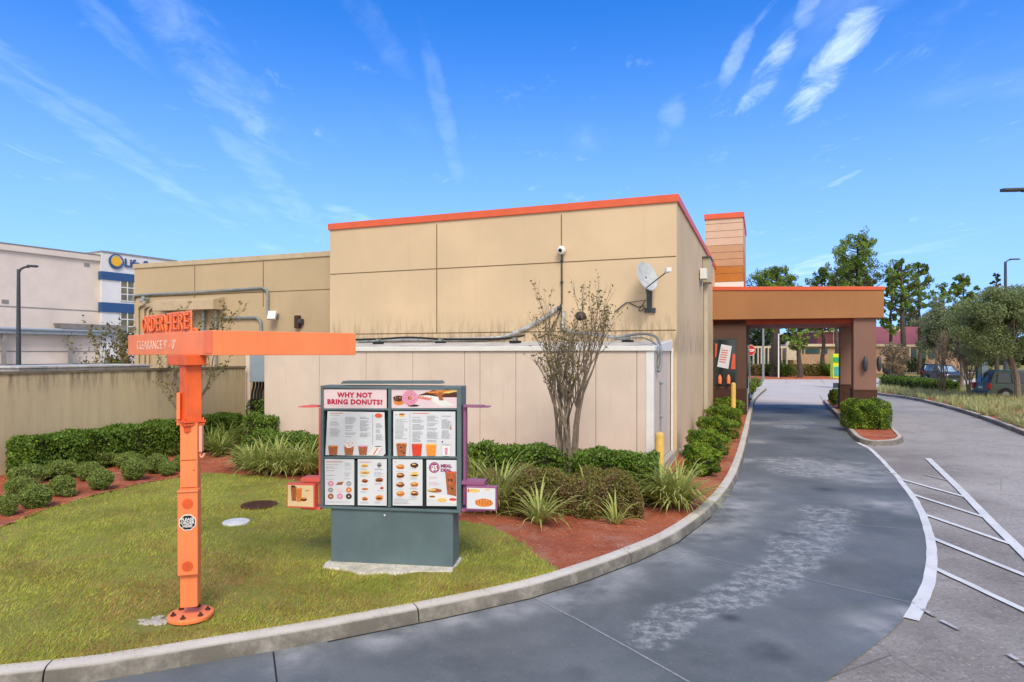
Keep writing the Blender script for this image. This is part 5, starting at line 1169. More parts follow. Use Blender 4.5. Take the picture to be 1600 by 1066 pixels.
def multistem(label, base, H, stems, tilt, lm, nleaf, r0=.03, size=.03, maxlev=4, spread=.42, lift=0., name='bare_tree', bark='bark', cat='tree', group=None, seeds=True):
    base = Vector(base); r_ = empty(name, base, label, cat, group); tr_ = MB(); tips = []
    for i in range(stems):
        a = i*2*math.pi/stems+random.uniform(-.3, .3); d = Vector((math.cos(a)*tilt*random.uniform(.4, 1.2), math.sin(a)*tilt*random.uniform(.4, 1.2), 1))
        b0_ = base+Vector((math.cos(a)*.07, math.sin(a)*.07, -.05))
        if lift:
            b1_ = b0_+Vector((math.cos(a)*random.uniform(.02, .16), math.sin(a)*random.uniform(.02, .16), lift*random.uniform(.8, 1.15))); rr_ = r0*1.15; tr_.tube([b0_, b0_.lerp(b1_, .5)+Vector((random.gauss(0, .02), random.gauss(0, .02), 0)), b1_], [rr_*1.2, rr_*1.05, rr_], 6, cap=False); b0_ = b1_
        grow(tr_, b0_, d, (H-lift)*.36, r0*random.uniform(.8, 1.15), 0, maxlev, tips, spread, .28)
    tr_.build('trunk', M[bark], r_)
    T = np.array([tuple(t) for t in tips]); idx_ = rng.integers(0, len(T), nleaf); P_ = T[idx_]+rng.normal(0, .03*H/4, (nleaf, 3))
    np_mesh('crown', leaves(P_, size, .45), 4, lm, r_); return tips
tb = G(889, 742, .13); tb = Vector(((889-CX)/F*12.2, 12.2, .13))
random.seed(21); multistem('bare multi stemmed tree with sparse dry leaves rising from the olive hedge', tb, 3.85, 8, .14, M['dryleaf'], 1500, .034, .034, 5, .36, lift=1.2)
q = MB(); nb = D(907, 494, 12.2); q.ell(nb, .11, .11, .09); 
tag(q.build('bird_nest', M['bark_d']), 'small dark twig ball lodged in the bare tree crown', 'nest')
random.seed(5)
t2 = D(292, 600, 17.6); t2.z = .13
multistem('thin dry leaved tree between the order post and the wing wall hood', D(300, 600, 17.2).xy.to_3d()+Z*.13, 4.3, 5, .14, M['dryleaf'], 1500, .03, .05, 4, .5)
multistem('twiggy brown leaved tree beside the left end of the wing wall', D(182, 600, 25).xy.to_3d(), 4.4, 5, .26, M['dryleaf'], 1500, .035, .07, 4, .5)
bush('rounded bright green bush showing above the left masonry wall', D(178, 575, 26).xy.to_3d()+Z*.9, 1.0, .8, .8, 4000, M['bright'], .06, name='shrub')
# ================================================================== STORAGE BUILDING
la = D(0, 552, 60); lb = D(154.8, 552, 67.6); la.z = lb.z = 0; ld = (lb-la).normalized(); lnn = Vector((ld.y, -ld.x, 0))     # lnn faces the restaurant
def LS(px, py, out=0.):
    r = (px-CX)/F; o = la+lnn*out; t = (r*o.y-o.x)/(ld.x-r*ld.y); d = o.y+ld.y*t; return t, CZ-(py-HZ)/F*d
def lp(t, out, z): return la+ld*t+lnn*out+Z*z
sb = empty('storage_building', lp(0, 0, 0), 'pale three storey storage building with blue bands and round logo, far left', 'building')
TB = (lb-la).length; HM = 12.85
q = MB(); q.box(lp(-30, 0, -.05), ld*(30+TB), -lnn*25, Z*(HM+.05)); wl_ = q.build('wall', M['ls_wall'], sb)
q = MB(); q.box(lp(-30, .25, HM-.55), ld*(30+TB-.02), -lnn*.24, Z*.6); q.build('cornice', M['ls_wall'], sb, bevel=.05)
q = MB(); q.box(lp(-30, .3, HM+.06), ld*(30+TB-.02), -lnn*.5, Z*.09); q.build('roof_edge', M['vent'], sb)
q = MB(); 
for y0 in (478.3, 549.1): _, zz = LS(0, y0); q = MB(); q.box(lp(-30, .03, zz-.05), ld*(30+TB-.02), -lnn*.04, Z*.1); q.build('band_groove', M['vent'], wl_)
for (x, y, w_, h_) in ((135.5, 414, 8.6, 6.3), (8, 471.5, 11, 7)):
    ta, za = LS(x-w_/2, y-h_/2); tb_, zb_ = LS(x+w_/2, y+h_/2); q = MB(); q.box(lp(ta, .04, zb_), ld*(tb_-ta), -lnn*.05, Z*(za-zb_)); q.build('louvre', M['vent'], wl_)
t0_, zt_ = LS(155, 393.3); t1_, _ = LS(272, 407.5); ZT2 = zt_
q = MB(); q.box(lp(t0_, .5, -.05), ld*(t1_-t0_), -lnn*9, Z*(ZT2+.05)); tw_ = q.build('corner_tower', M['ls_white'], sb)
q = MB(); q.box(lp(t0_-.06, .58, ZT2-.08), ld*(t1_-t0_+.1), -lnn*9.2, Z*.16); q.build('tower_coping', M['vent'], tw_)
for (ya, yb) in ((423.5, 436), (472, 487)):
    _, za = LS(155, ya, .5); _, zb_ = LS(155, yb, .5); q = MB(); q.box(lp(t0_-.1, .62, zb_), ld*(t1_-t0_+.2), -lnn*9.4, Z*(za-zb_)); q.build('blue_band', M['ls_blue'], tw_)
for (ya, yb) in ((438.5, 471), (487.5, 545)):
    ta, za = LS(188, ya, .5); tb_, zb_ = LS(230, yb, .5); za = LS(188, ya, .5)[1]; zb_ = LS(188, yb-1, .5)[1]
    q = MB(); q.box(lp(ta, .53, zb_), ld*(tb_-ta), -lnn*.04, Z*(za-zb_)); wn_ = q.build('window', M['ls_glass'], tw_)
    q = MB(); n_ = 3 if ya < 480 else 5
    for i in range(n_+1): q.box(lp(ta, .57, zb_+(za-zb_)*i/n_-.05), ld*(tb_-ta), -lnn*.05, Z*.1)
    for i in range(5): q.box(lp(ta+(tb_-ta)*i/4-.05, .58, zb_), ld*.1, -lnn*.05, Z*(za-zb_))
    q.build('window_frame', M['ls_white'], wn_)
tc_, zc2 = LS(180.5, 409, .5); cc2 = lp(tc_, .62, zc2)
q = MB(); 
def crescent(c, r, n=28):
    for i in range(n):
        a0_, a1_ = 2*math.pi*i/n, 2*math.pi*(i+1)/n
        wth = .12+.16*(math.sin((a0_+a1_)/2-2.4)*.5+.5)
        pts = [c+ld*math.cos(a)*rr+Z*math.sin(a)*rr for a, rr in ((a0_, r), (a1_, r), (a1_, r*(1-wth)), (a0_, r*(1-wth)))]; q.prism(pts, lnn*.06, 0)
crescent(cc2, .78); q.disc(cc2+lnn*.0-ld*.03, lnn, .5, .1, 24, 1); q.build('logo', [M['ls_blue'], M['ls_gold']], tw_)
tt_, zt3 = LS(193, 416.5, .5); text('Life Storage', 1.2, lp(tt_, .64, zt3), ld, Z, M['ls_blue'], 'lettering', tw_, .06, .035)
# loading canopy with posts
AW = 1.0
ta, z0_ = LS(0, 521, AW); _, z1_ = LS(0, 511, AW); tb_, _ = LS(181, 521, AW)
q = MB(); q.box(lp(-30, AW, z0_), ld*(30+tb_), -lnn*(AW-.02), Z*(z1_-z0_)); aw_ = q.build('loading_canopy', M['grey_paint'], sb, bevel=.06)
q = MB(); q.tube([lp(-30, AW+.05, z1_-.12), lp(tb_, AW+.05, z1_-.12)], .14, 8); q.build('gutter', mat('gutter_blue_grey', '#9aa3ad', .4, .05), aw_, smooth=True)
for px in (110, 6, 190):
    t_, _ = LS(px, 540, AW-.3); q = MB(); q.cbox(lp(t_, AW-.3, z0_/2), .3, .3, z0_, 0, ld, lnn); q.build('canopy_post', M['vent'], aw_)
ta2, zz1 = LS(93, 505.5, .8); tb2, _ = LS(195, 510, .8); q = MB(); q.prism([lp(ta2, 1.2, z1_), lp(ta2-.3, 1.3, zz1), lp(tb2, 1.3, zz1), lp(tb2, 1.2, z1_)], -lnn*1.1); q.build('canopy_upstand', M['vent'], sb)
_, zbse = LS(0, 569.8); q = MB(); q.box(lp(-30, .15, -.05), ld*(30+TB-.02), -lnn*.12, Z*(zbse+.05)); q.build('plinth', mat('plinth_grey', '#55585e', .8, .1), wl_)
# near lamp pole on the left
def lamp(px, pyt, d, label, pyb=None, arm=(1, 0, 0), al=.75, r0=.11, head='flat', zb=0.):
    o = D(px, HZ, d); o.z = zb; zt_ = CZ-(pyt-HZ)/F*d; r_ = empty('street_lamp', o, label, 'street lamp', None)
    q = MB(); q.tube([o, o+Z*(zt_-zb-.4), o+Z*(zt_-zb)], [r0, r0*.6, r0*.55], 12); q.lathe(o, Z, [(r0*2.2, 0), (r0*2.2, .5), (r0*1.1, .56)], 14); q.build('pole', M['dark_metal'], r_, smooth=True)
    a = Vector(arm).normalized(); t_ = o+Z*(zt_-zb); b = Vector((-a.y, a.x, 0))
    q = MB(); q.tube(smoothpath([t_-Z*.3, t_-Z*.02+a*.06, t_+Z*.12+a*.25, t_+Z*.14+a*.4], 4), .05, 8); q.build('arm', M['dark_metal'], r_, smooth=True)
    q = MB(); hp = [t_+Z*.14+a*x+b*y for x, y in ((.3, -.1), (.45, -.17), (al+.3, -.15), (al+.4, 0), (al+.3, .15), (.45, .17), (.3, .1))]; q.prism(hp, Z*.09); q.build('lamp_head', M['dark_metal'], r_, bevel=.02)
lamp(29, 421, 30, 'tall dark lamp pole in front of the pale storage building', arm=(.9, .6, 0), al=.35, r0=.12)
lamp(1571, 409, 52, 'dark lamp pole standing over the green tree on the right', arm=(1, -.1, 0), al=.7, r0=.16)
lamp(1614, 304, 24, 'lamp head reaching in at the right picture edge against the sky', arm=(-1, .1, 0), al=.75, r0=.12)

# ================================================================== TREES
M['pine'] = leafmat('pine_needles', '#5c7a30', '#98ad4c', '#56702e', trans=.2, clump=.25)
M['oak'] = leafmat('grey_green_leaf', '#66774a', '#94a06a', '#788556', trans=.25, clump=.3)
M['darkleaf'] = leafmat('dark_tree_leaf', '#34462a', '#52643a', '#2c3b20', trans=.15, clump=.2)
M['faroak'] = leafmat('far_leaf', '#6a7752', '#8c9270', '#59663f', trans=.2, clump=.2)
M['brownish'] = leafmat('brownish_twigs', '#8c7a62', '#a08c6c', '#75705a', trans=.2, clump=.3)
def pine(label, px, pyt, pyb, cy0, hw, d, m_='pine', nclump=26, per=320, lean=0., size=None, flat=1.2, name='pine_tree', trunk_r=.28, bark='bark_d', dome=False):
    """px trunk column; crown from row pyt down to row cy0, half width hw px"""
    k_ = d/F; base = D(px, HZ, d); base.z = 0; H = CZ-(pyt-HZ)*k_; zc0 = CZ-(cy0-HZ)*k_; hwm = hw*k_
    r_ = empty(name, base, label, 'tree', None)
    tm = MB(); top = base+Vector((lean*k_, 0, H*.93)); n_ = 8
    sp = [base.lerp(top, i/n_)+Vector((random.gauss(0, .12), random.gauss(0, .12), 0))*(1 if 0 < i < n_ else 0) for i in range(n_+1)]; sp[0].z = -.1
    tm.tube(sp, [trunk_r*(1-.75*i/n_) for i in range(n_+1)], 8)
    P_ = []
    s_ = size or .14*d/80
    nclump = int(nclump*1.7); per = int(per*.5)
    for i in range(nclump):
        f = (i+.5)/nclump; z = zc0+(H-zc0)*f*.97
        if dome: wr_ = hwm*math.sqrt(max(0.05, 1-f**2.2))
        else: wr_ = hwm*(math.sin(min(1, (f*1.05+.12))*math.pi)**.6 if f < .9 else .45)
        a = random.uniform(0, 6.28); rr = wr_*random.uniform(.35, 1.0); c = Vector((base.x+lean*k_*z/H+math.cos(a)*rr, base.y+math.sin(a)*rr*.9, z))
        ts_ = base.lerp(top, max(.15, min(.97, (z-rr*.45)/H/.93))); mid = ts_.lerp(c, .55)+Vector((0, 0, -.1*rr))
        tm.tube([ts_, mid, c], [trunk_r*.28, trunk_r*.18, trunk_r*.08], 5, cap=False)
        cr = hwm*random.uniform(.1, .2)
        for j_ in range(4):
            cc_ = c+Vector((random.gauss(0, cr*.6), random.gauss(0, cr*.6), random.gauss(0, cr*.45))); u = rng.normal(size=(per//4, 3)); u /= np.maximum(1e-6, np.linalg.norm(u, axis=1, keepdims=True)); u *= rng.uniform(.3, 1, (per//4, 1))**.5
            P_.append(np.array(cc_)+u*np.array([cr*.62, cr*.62, cr*flat*.6]))
    tm.build('trunk', M[bark], r_)
    np_mesh('crown', leaves(np.concatenate(P_), s_, .4), 4, M[m_], r_); return r_
random.seed(11)
pine('umbrella crowned pine peeking over the canopy just right of the roof tower', 1213, 419, 585, 462, 44, 92, nclump=30, dome=True, trunk_r=.4)
pine('mid height pine over the middle of the canopy, between two taller crowns', 1289, 421, 585, 470, 32, 96, nclump=22)
pine('tallest pine with an open wide crown behind the canopy', 1340, 366, 585, 452, 50, 85, nclump=36, trunk_r=.34, dome=True)
pine('dense lower pine crown directly under the tallest pine', 1331, 404, 585, 462, 38, 90, 'faroak', 26, 420)
pine('slim pine just right of the canopy edge with a tall bare trunk', 1392, 428, 585, 520, 26, 84, nclump=20)
pine('open crowned pine with a dark straight trunk right of the canopy', 1408, 405, 580, 480, 34, 80, nclump=26, trunk_r=.42, dome=True)
pine('pine with layered drooping tufts right of the open crowned one', 1436, 408, 580, 490, 32, 86, nclump=22, dome=True)
pine('lower sparse pine left of the grey green tree', 1474, 440, 580, 530, 24, 88, nclump=14, per=200)
pine('small round crowned pine above the grey green tree', 1506, 431, 580, 478, 27, 90, nclump=20)
pine('thin dark feathery tree beside the lamp pole top', 1558, 426, 580, 480, 12, 85, 'darkleaf', 14, 160)
# trees seen through the canopy opening
pine('grey trunked pine seen through the canopy opening, thickest trunk', 1211, 440, 588, 528, 30, 74, nclump=14, trunk_r=.75)
pine('slim tree seen through the canopy opening left of the tan building windows', 1249, 480, 588, 545, 28, 70, nclump=22, trunk_r=.32, size=.12)
pine('slim pine trunk in front of the maroon roof, left one', 1286, 460, 588, 520, 18, 76, nclump=12, trunk_r=.3)
pine('slim pine trunk in front of the maroon roof, right one', 1307, 455, 588, 515, 20, 74, nclump=14, trunk_r=.32)
for i, (x, yt, hw_, d_, lab) in enumerate(((1200, 505, 30, 100, 'left'), (1240, 500, 26, 104, 'middle'), (1275, 508, 26, 102, 'right'))):
    pine(f'dense dark broad tree behind the fence in the canopy opening, {lab} of three', x, yt, 588, 556, hw_, d_, 'darkleaf', 22, 420, name='broad_tree', dome=True)
# grey green oak at the right edge and companions
def broad(label, px, d, pyt, pyb, hw, m_, n=15000, size=.1, trunk_px=None, name='broad_tree', bark='bark', lim=7, base_y=None, tr=.16, squash=.85):
    k_ = d/F; base = D(trunk_px or px, HZ, d); base.z = 0; c = D(px, (pyt+pyb)/2, d); hx = hw*k_; hz_ = (pyb-pyt)/2*k_
    r_ = empty(name, base, label, 'tree', None); tm = MB(); top = c-Z*hz_*.2
    tm.tube(smoothpath([base-Z*.1, base.lerp(top, .35)+Vector((.15, 0, 0)), base.lerp(top, .7), top], 3), [tr*(1-.07*i) for i in range(10)], 8)
    P_ = []; cl_ = 60
    for i in range(cl_):
        u = Vector(unit(1)[0]); rr = random.uniform(.35, .95)**.7; cc_ = c+Vector((u.x*hx*rr, u.y*hx*.8*rr, u.z*hz_*rr)); cr = hx*random.uniform(.16, .34)
        if i < 16: tm.tube([base.lerp(top, random.uniform(.45, 1)), cc_.lerp(top, .4), cc_], [tr*.35, tr*.22, tr*.06], 5, cap=False)
        v_ = unit(n//cl_)*rng.uniform(.2, 1, (n//cl_, 1))**.5*np.array([cr, cr, cr*squash]); P_.append(np.array(cc_)+v_)
    tm.build('trunk', M[bark], r_); np_mesh('crown', leaves(np.concatenate(P_), size, .35), 4, M[m_], r_)
broad('wide grey green tree at the right picture edge beside the green car', 1572, 36, 440, 566, 78, 'oak', 46000, .075, trunk_px=1591, tr=.17)
broad('low spreading grey green tree behind the planted strip, left of the widest one', 1500, 46, 476, 570, 52, 'faroak', 30000, .09, tr=.14)
broad('hazy brown and green young tree right of the front canopy pier', 1396, 58, 532, 588, 24, 'brownish', 5000, .09, tr=.1, lim=5)
broad('tall dull green tree behind the dark parked car', 1462, 72, 470, 560, 34, 'faroak', 12000, .13, tr=.2)
for i, (x, yt, hw_, d_, mm, lab) in enumerate(((1425, 505, 34, 104, 'darkleaf', 'behind the maroon roof, leftmost'), (1478, 478, 36, 100, 'faroak', 'behind the low spreading tree'), (1530, 482, 38, 98, 'darkleaf', 'behind the small round crowned pine'), (1580, 470, 40, 102, 'faroak', 'behind the lamp pole, rightmost'), (1380, 512, 26, 106, 'faroak', 'just right of the canopy roof end'))):
    broad('full rounded background tree '+lab, x, d_, yt, 580, hw_, mm, 14000, .17, tr=.3, base_y=None)
random.seed(3)
multistem('pale bare multi stemmed young tree in the right planted strip, left of two', G(1472, 618, .12), 4.6, 5, .16, M['brownish'], 700, .05, .06, 4, .38, group='bare young trees in the right strip')
multistem('pale bare multi stemmed young tree in the right planted strip, right of two', G(1514, 622, .12), 4.2, 4, .2, M['brownish'], 900, .045, .06, 4, .4, group='bare young trees in the right strip')
# far wood line
n = 60000; ang = rng.uniform(-.95, 1.0, n); dist = rng.uniform(150, 175, n); x = ang*dist; hh = 7+3.5*np.sin(ang*23)+2.5*np.sin(ang*51+1)+1.5*np.sin(ang*117); z = rng.uniform(0, 1, n)**.8*hh
keep = (ang > .33) | (ang < -.9); P_ = np.stack([x, dist, z], 1)[keep]
tag(np_mesh('far_woods', leaves(P_, .55, .6), 4, M['darkleaf']), 'continuous far line of dark woodland behind the parking lots', 'woods', kind='stuff')

# ================================================================== right strip planting
q_ = scatter(strip_poly, 6000); q_ = q_[(q_[:, 1] < 62)]
vs_ = []
for (x, y) in q_[:2300]: vs_.append(strapmesh((x, y, .14), 22, .5, .016, 1., .8, seg=3))
tag(np_mesh('ground_cover', np.concatenate(vs_), 4, leafmat('pale_strap', '#9aa667', '#c6c68e', '#b0ad74', trans=.3, clump=.6)), 'pale yellow green strap leaf ground cover filling the strip beside the exit road', 'ground cover', kind='stuff')
def hedgepx(label, xa, ya, xb, yb, wd_, h_, n_, m_='hedge', size=.06, z=.12):
    a, b = G(xa, ya, z), G(xb, yb, z); dr_ = (b-a); L_ = dr_.length; dr_.normalize(); nn = Vector((-dr_.y, dr_.x, 0)); nn = nn if nn.y > 0 else -nn
    return sheared('clipped_hedge', label, a, dr_, nn, L_, wd_, h_, n_, M[m_], size, .08)
hedgepx('low clipped hedge in the right planted strip behind the left bare tree', 1408, 605, 1500, 616, 1.6, .85, 9000)
hedgepx('low sprawling hedge at the far right of the planted strip', 1520, 618, 1640, 626, 1.6, .55, 6000, 'bright')
hedgepx('long dark clipped hedge in front of the maroon roofed building', 1378, 582, 1470, 580, 2., 1.9, 5000, 'darkleaf', .14)
hedgepx('low olive hedge along the far edge of the parking lot', 1180, 588, 1320, 588, 2.2, 1.25, 12000, 'hedge_olive', .11)
struct(MB().box(G(1150, 592.5, .02), G(1330, 592.5, .02)-G(1150, 592.5, .02), Vector((0, 9, 0)), Z*.12).build('mulch_bed', M['mulch']))
for x, y, lab in ((1209, 588, 'left, by the stop sign'), (1228, 589, 'second from left'), (1286, 587, 'second from right'), (1298, 588, 'right, by the yellow box')):
    c = G(x, y, .14); r_ = empty('palmetto', c, 'spiky palmetto shrub in front of the far olive hedge, '+lab, 'palm shrub', 'palmettos along the far hedge'); np_mesh('fronds', strapmesh(c, 160, 2.3, .05, 1., .5), 4, M['hedge'], r_)

# ================================================================== far buildings
def fbox(px0, px1, py0, py1, d, dep, m_, par, name, z0=None):
    a = D(px0, py0, d); b = D(px1, py0, d); zt_ = a.z; zb_ = z0 if z0 is not None else D(px0, py1, d).z
    return MB().box(Vector((a.x, d, zb_)), (b.x-a.x, 0, 0), (0, dep, 0), Z*(zt_-zb_)).build(name, m_, par)
tanb = mat('far_tan', '#a88a70', .8, .1); maroon = mat('far_maroon', '#8a4d50', .7, .1); creamf = mat('far_cream', '#c4b59e', .7, .08); tealg = mat('far_teal_glass', '#2b4a4a', .2, .2, .5)
fb = empty('office_building', D(1300, HZ, 88)*1.0, 'low tan building with strip windows and maroon upper wall seen through the canopy', 'building'); fb.location.z = 0
fw = fbox(1252, 1385, 541, 0, 88, 14, tanb, fb, 'wall', 0); fbox(1250, 1388, 537.5, 541.5, 87.6, 15, creamf, fb, 'parapet')
for (a, b) in ((1241+3, 1256), (1259, 1281), (1285, 1293)):
    w_ = fbox(a, b, 545, 552.5, 87.9, .2, tealg, fw, 'window')
up_ = fbox(1277, 1340, 519, 0, 92, 8, maroon, fb, 'upper_wall', 4); fbox(1276, 1341, 516.5, 519.2, 91.7, 8.6, creamf, fb, 'upper_parapet')
for x in (1285, 1302, 1320): fbox(x, x+1, 519.3, 538, 91.9, .2, creamf, up_, 'pilaster')
fbox(1228, 1253, 546, 0, 86, 10, tanb, fb, 'entrance_wall', 0)
q = MB(); c = D(1236, 541, 85); q.lathe(c-Z*.6, Z, [(.75, 0), (.8, .2), (.7, .9), (.45, 1.3), (.05, 1.5)], 14); q.cbox(D(1236, 553, 85), 1.6, 1.4, 1.6); q.build('domed_turret', creamf, fb, smooth=True)
fc = empty('colonnade', D(1205, HZ, 82)*1., 'white columned open shelter with green panels behind the stop sign', 'building'); fc.location.z = 0
fbox(1176, 1231, 541, 544, 82, 6, creamf, fc, 'beam'); fbox(1176, 1231, 588, 0, 86, .3, tealg, fc, 'back_panel', 0) if False else None
fbox(1177, 1230, 544.5, 0, 86, .3, tealg, fc, 'back_panel', .2)
for x in (1177, 1184, 1189, 1194, 1200, 1205, 1214, 1221, 1229): fbox(x, x+1.6, 544, 0, 82, .3, creamf, fc, 'column', 0)
f2 = empty('maroon_roofed_building', D(1440, HZ, 95)*1., 'long low tan building under a maroon pitched roof, right of the canopy', 'building'); f2.location.z = 0
w2 = fbox(1362, 1505, 541, 0, 95, 12, tanb, f2, 'wall', 0); fbox(1360, 1508, 538.5, 542, 94.5, 13, creamf, f2, 'eaves')
a, b = D(1360, 538.5, 95), D(1508, 538.5, 95); q = MB(); q.prism([Vector((a.x, 94.6, a.z)), Vector((a.x, 102, a.z+2.9)), Vector((a.x, 109, a.z))], (b.x-a.x, 0, 0)); q.build('roof', maroon, f2)
q = MB(); g_ = D(1398, 514, 100); q.prism([g_+Vector((-2.5, 0, -1.)), g_+Vector((2.5, 0, -1.)), g_+Vector((0, 0, .4))], (0, 5, 0)); q.build('gable', creamf, f2)
for x in (1424, 1438, 1452): fbox(x, x+9, 546, 560, 94.8, .25, tealg, w2, 'window')
for x in (1421, 1434): fbox(x, x+2, 543, 0, 93.6, .4, creamf, w2, 'column', 0)

# ================================================================== street objects beyond the canopy
def signpost(px, pyc, pyb, d, rpx):
    o = D(px, pyb, d); o.z = .0; c = D(px, pyc, d); r = rpx*d/F; r_ = empty('stop_sign', o, 'red octagonal stop sign partly hidden by the service bay', 'road sign')
    q = MB(); q.tube([o, c+Z*r*.9], .035, 8); q.build('post', M['grey_metal'], r_)
    oc = lambda rr: [c+Vector((math.cos(math.pi*(2*i+1)/8)*rr, -.05, math.sin(math.pi*(2*i+1)/8)*rr)) for i in range(8)]
    q = MB(); q.prism(oc(r), (0, -.01, 0), 0); q.prism([p+Vector((0, -.011, 0)) for p in oc(r*.93)], (0, -.006, 0), 1); s_ = q.build('sign_plate', [M['white'], mat('stop_red', '#b8141c', .4, .03)], r_)
    text('STOP', r*.62, c+Vector((0, -.075, -r*.24)), (1, 0, 0), Z, M['white'], 'lettering', s_, .005, .012, align='CENTER', stretch=.95)
signpost(1171.5, 547.5, 600, 41, 9)
o = D(1307, HZ, 52); o.z = 0; nb_ = empty('news_box', o, 'yellow and green newspaper vending box behind the rear pier', 'newspaper box'); kk = 52/F
yel = mat('news_yellow', '#c9d42a', .45, .05); c = D(1307, 572, 52)
q = MB(); q.cbox(c, 15*kk, .5, 38*kk); q.build('body', yel, nb_, bevel=.04); q = MB(); q.cbox(D(1307, 562, 51.7), 9*kk, .06, 7*kk); q.build('window', mat('news_green', '#2f9a58', .4, .1), nb_); q = MB(); q.cbox(D(1308, 580, 51.7), 8*kk, .06, 14*kk); q.build('poster', mat('news_teal', '#3aa2a0', .4, .3, 3), nb_); q = MB(); q.cbox(Vector((o.x, 52, .15)), .4, .3, .5); q.build('pedestal', M['dark_metal'], nb_)
# utility / flag poles
for px, pyt, d, r0, lab, mm in ((1192.5, 505, 66, .13, 'grey pole rising left of the thick pine trunk under the canopy', 'grey_metal'), (1216.5, 522, 70, .08, 'slim white pole right of the thick pine trunk under the canopy', 'white')):
    o = D(px, HZ, d); o.z = 0; zt_ = CZ-(pyt-HZ)*d/F; q = MB(); q.tube([o, o+Z*zt_], [r0, r0*.8], 8); q.tube([o+Z*(zt_-.05), o+Z*zt_+Vector((.5, 0, .05))], .05, 6); tag(q.build('pole', M[mm], smooth=True), lab, 'pole')
# dark bench-like rack and posts right of the pier
o = G(1384, 598, .0); rk_ = empty('meter_stand', o, 'small dark stand with arched legs between the canopy pier and hedge', 'stand'); kk = o.y/F
q = MB(); q.tube(smoothpath([o+Vector((-4*kk, 0, 0)), o+Vector((-3.8*kk, 0, 10*kk)), o+Vector((0, 0, 15*kk)), o+Vector((3.8*kk, 0, 10*kk)), o+Vector((4*kk, 0, 0))], 4), .07, 6); q.build('legs', M['black'], rk_, smooth=True)
q = MB(); q.cbox(o+Z*20*kk, 8*kk, .4, 9*kk); q.build('head', M['black'], rk_, bevel=.08)
o = G(1391.5, 601, .0); q = MB(); q.cbox(o+Z*15*o.y/F, .12, .12, 30*o.y/F); tag(q.build('green_post', mat('post_green', '#3e5540', .7, .1)), 'thin green post beside the small dark stand', 'post')
o = G(1452, 0+578, .0); q = MB(); q.tube([G(1424, 578)+Z*0, D(1421, 556, 80)], .08, 6); tag(q.build('tree_stake', M['pale_conc']), 'pale leaning stake on the brown lawn in front of the dark hedge', 'stake')
o = G(1529, 612, 0); q = MB(); q.cbox(o+Z*.9, .28, .25, 1.8); bs_ = tag(q.build('post', mat('post_dark_green', '#3a4a3e', .7, .1)), 'square dark green post left of the green car', 'post')
c = D(1537.5, 582, 39); bn = empty('feather_banner', Vector((c.x, 39, 0)), 'light blue white curved banner flag left of the green car', 'banner'); kk = 39/F
q = MB(); q.prism([D(x, y, 39) for x, y in ((1534, 566), (1541, 564.5), (1544, 568), (1543, 582), (1538, 594), (1535, 594), (1533.5, 580))], (0, .02, 0)); q.build('flag', mat('banner_blue', '#b3cbd8', .6, .08), bn); q = MB(); q.tube([Vector((D(1533.5, 566, 39).x, 39, 0)), D(1533.5, 565, 39)], .02, 6); q.build('pole', M['dark_metal'], bn)

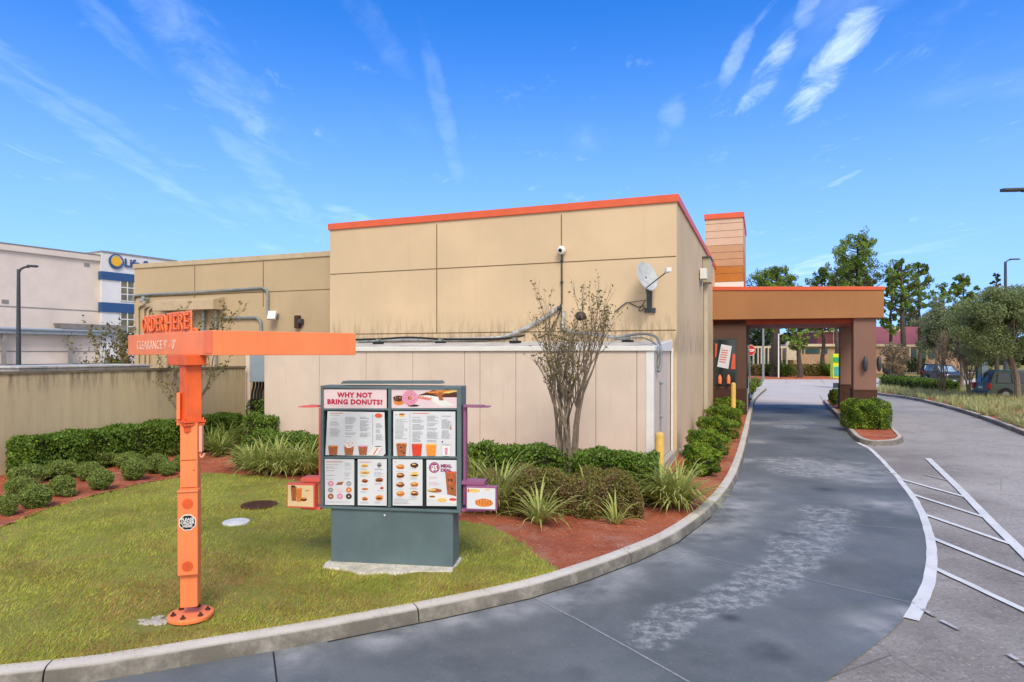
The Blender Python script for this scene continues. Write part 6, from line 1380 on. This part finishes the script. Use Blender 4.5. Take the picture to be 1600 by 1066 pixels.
# ---- cars
def car(name, label, pos, ang, paint, L=4.6, Wd=1.85, Hh=1.68, suv=True, rear=False):
    r_ = empty(name, (0, 0, 0), label, 'car')
    # side profile (x forward, z up)
    body = [(-L/2, .42), (-L/2+.02, .8), (-L/2+.08, 1.02), (L/2-1.3, 1.02), (L/2-.5, .93), (L/2-.08, .8), (L/2, .55), (L/2-.05, .32), (-L/2+.1, .3)]
    def loft(prof, w0, w1, zmid):
        n_ = len(prof); vs = []
        for sy, rowz in ((-1, 0), (1, 0)):
            for x, z in prof:
                f = max(0, min(1, (z-zmid)/(Hh-zmid))); ww = w0+(w1-w0)*f; ww *= 1-.10*max(0, abs(x)/(L/2)-.75)/.25; vs.append(Vector((x, sy*ww/2, z)))
        return vs, [tuple(range(n_)), tuple(reversed(range(n_, 2*n_)))]+[(i, n_+i, n_+(i+1) % n_, (i+1) % n_) for i in range(n_)]
    q = MB(); q.add(*loft(body, Wd, Wd, 1)); bd_ = q.build('body', paint, r_, bevel=.06, smooth=True)
    gh = [(-L/2+.12, 1.0), (-L/2+.35, Hh-.12), (-L/2+.6, Hh), (L/2-2.35, Hh), (L/2-2.1, Hh-.05), (L/2-1.25, 1.0)] 
    q = MB(); q.add(*loft(gh, Wd-.08, Wd-.42, 1.0)); q.build('cabin', paint, r_, bevel=.05, smooth=True)
    gl = M['glass']
    for sy in (-1, 1):
        def sp_(x, z): f = (z-1)/(Hh-1); return Vector((x, sy*((Wd-.08)+(-.34)*f)/2+sy*.012, z))
        for xa, xb, xa2, xb2 in ((-L/2+.4, -L/2+1.15, -L/2+.55, -L/2+1.15), (-L/2+1.25, -.1, -L/2+1.25, -.1), (0., L/2-1.5, 0., L/2-2.2)):
            q = MB(); q.prism([sp_(xa, 1.06), sp_(xb, 1.06), sp_(xb2, Hh-.16), sp_(xa2, Hh-.16)], (0, sy*.004, 0)); q.build('side_window', gl, r_)
        for xw in (-L/2+.85, L/2-.85):
            q = MB(); q.lathe((xw, sy*(Wd/2-.2), .34), (0, sy, 0), [(.2, 0), (.34, .01), (.345, .1), (.33, .2), (.22, .215)], 24); w_ = q.build('wheel', M['black'], r_, smooth=True)
            q = MB(); q.disc((xw, sy*(Wd/2+.0), .34), (0, sy, 0), .21, .022, 18); 
            q.build('rim', M['grey_metal'], w_)
            q = MB(); q.lathe((xw, sy*(Wd/2-.03), .36), (0, sy, 0), [(.40, 0), (.41, .035), (.34, .036)], 24); q.build('wheel_arch', M['black'], bd_)
        q = MB(); q.ell((L/2-.12, sy*(Wd/2-.28), .78), .14, .2, .08, 0, 12, 8); q.build('headlight', mat('lamp_glass', '#c9d2da', .1, .1, spec=.8), bd_, smooth=True)
        q = MB(); q.cbox((-L/2+.03, sy*(Wd/2-.14), .85), .16, .24, .34); q.build('taillight', mat('tail_red', '#a8141a', .3, .05), bd_, bevel=.03)
        q = MB(); q.ell((L/2-1.55, sy*(Wd/2+.08), 1.08), .09, .11, .08, 0, 10, 6); q.build('mirror', M['black'], r_, smooth=True)
    q = MB(); fx = lambda z: L/2-1.25+(-.85)*(z-1)/(Hh-.05-1)+.02
    q.prism([Vector((fx(1.05), -.68, 1.05)), Vector((fx(1.05), .68, 1.05)), Vector((fx(Hh-.13), .58, Hh-.13)), Vector((fx(Hh-.13), -.58, Hh-.13))], (.008, 0, .006)); q.build('windscreen', mat('screen_glass', '#8ca2b2', .08, .2, 2, spec=.9), r_)
    q = MB(); bx_ = lambda z: -L/2+.12+.23*(z-1)/(Hh-.12-1)-.012
    q.prism([Vector((bx_(1.08), -.66, 1.08)), Vector((bx_(1.08), .66, 1.08)), Vector((bx_(Hh-.2), .58, Hh-.2)), Vector((bx_(Hh-.2), -.58, Hh-.2))], (-.006, 0, 0)); q.build('rear_window', gl, r_)
    q = MB(); q.cbox((L/2-.01, 0, .62), .06, 1.05, .3); 
    q.build('grille', M['black'], bd_, bevel=.03); q = MB(); q.cbox((L/2-.01, 0, .38), .1, 1.6, .14); q.build('front_bumper', M['dark_metal'], bd_, bevel=.03); q = MB(); q.cbox((-L/2+.0, 0, .45), .14, 1.7, .2); q.build('rear_bumper', M['dark_metal'], bd_, bevel=.03); q = MB(); q.cbox((-L/2-.015, 0, .75), .02, .45, .14); q.build('licence_plate', M['white'], bd_)
    r_.location = pos; r_.rotation_euler = (0, 0, ang); return r_
carpaint = lambda n_, c_: mat(n_, c_, .38, .03, spec=.3)
p1 = G(1474, 596, 0); p1 = D(1474, HZ, 62); p1.z = 0
car('parked_car', 'dark blue grey SUV facing the camera behind the planted strip', p1, R(-100), carpaint('paint_slate', '#39424e'), 4.4)
p2 = D(1455, HZ, 70); p2.z = 0
car('parked_car', 'black car half hidden behind the blue grey SUV', p2, R(-120), carpaint('paint_black', '#15171a'), 4.4, Hh=1.6)
p3 = D(1600, HZ, 38.5); p3.z = 0
car('parked_car', 'grey green SUV at the right picture edge with a red tail light', p3, R(-8), carpaint('paint_green_grey', '#56645c'), 4.7, Hh=1.78)
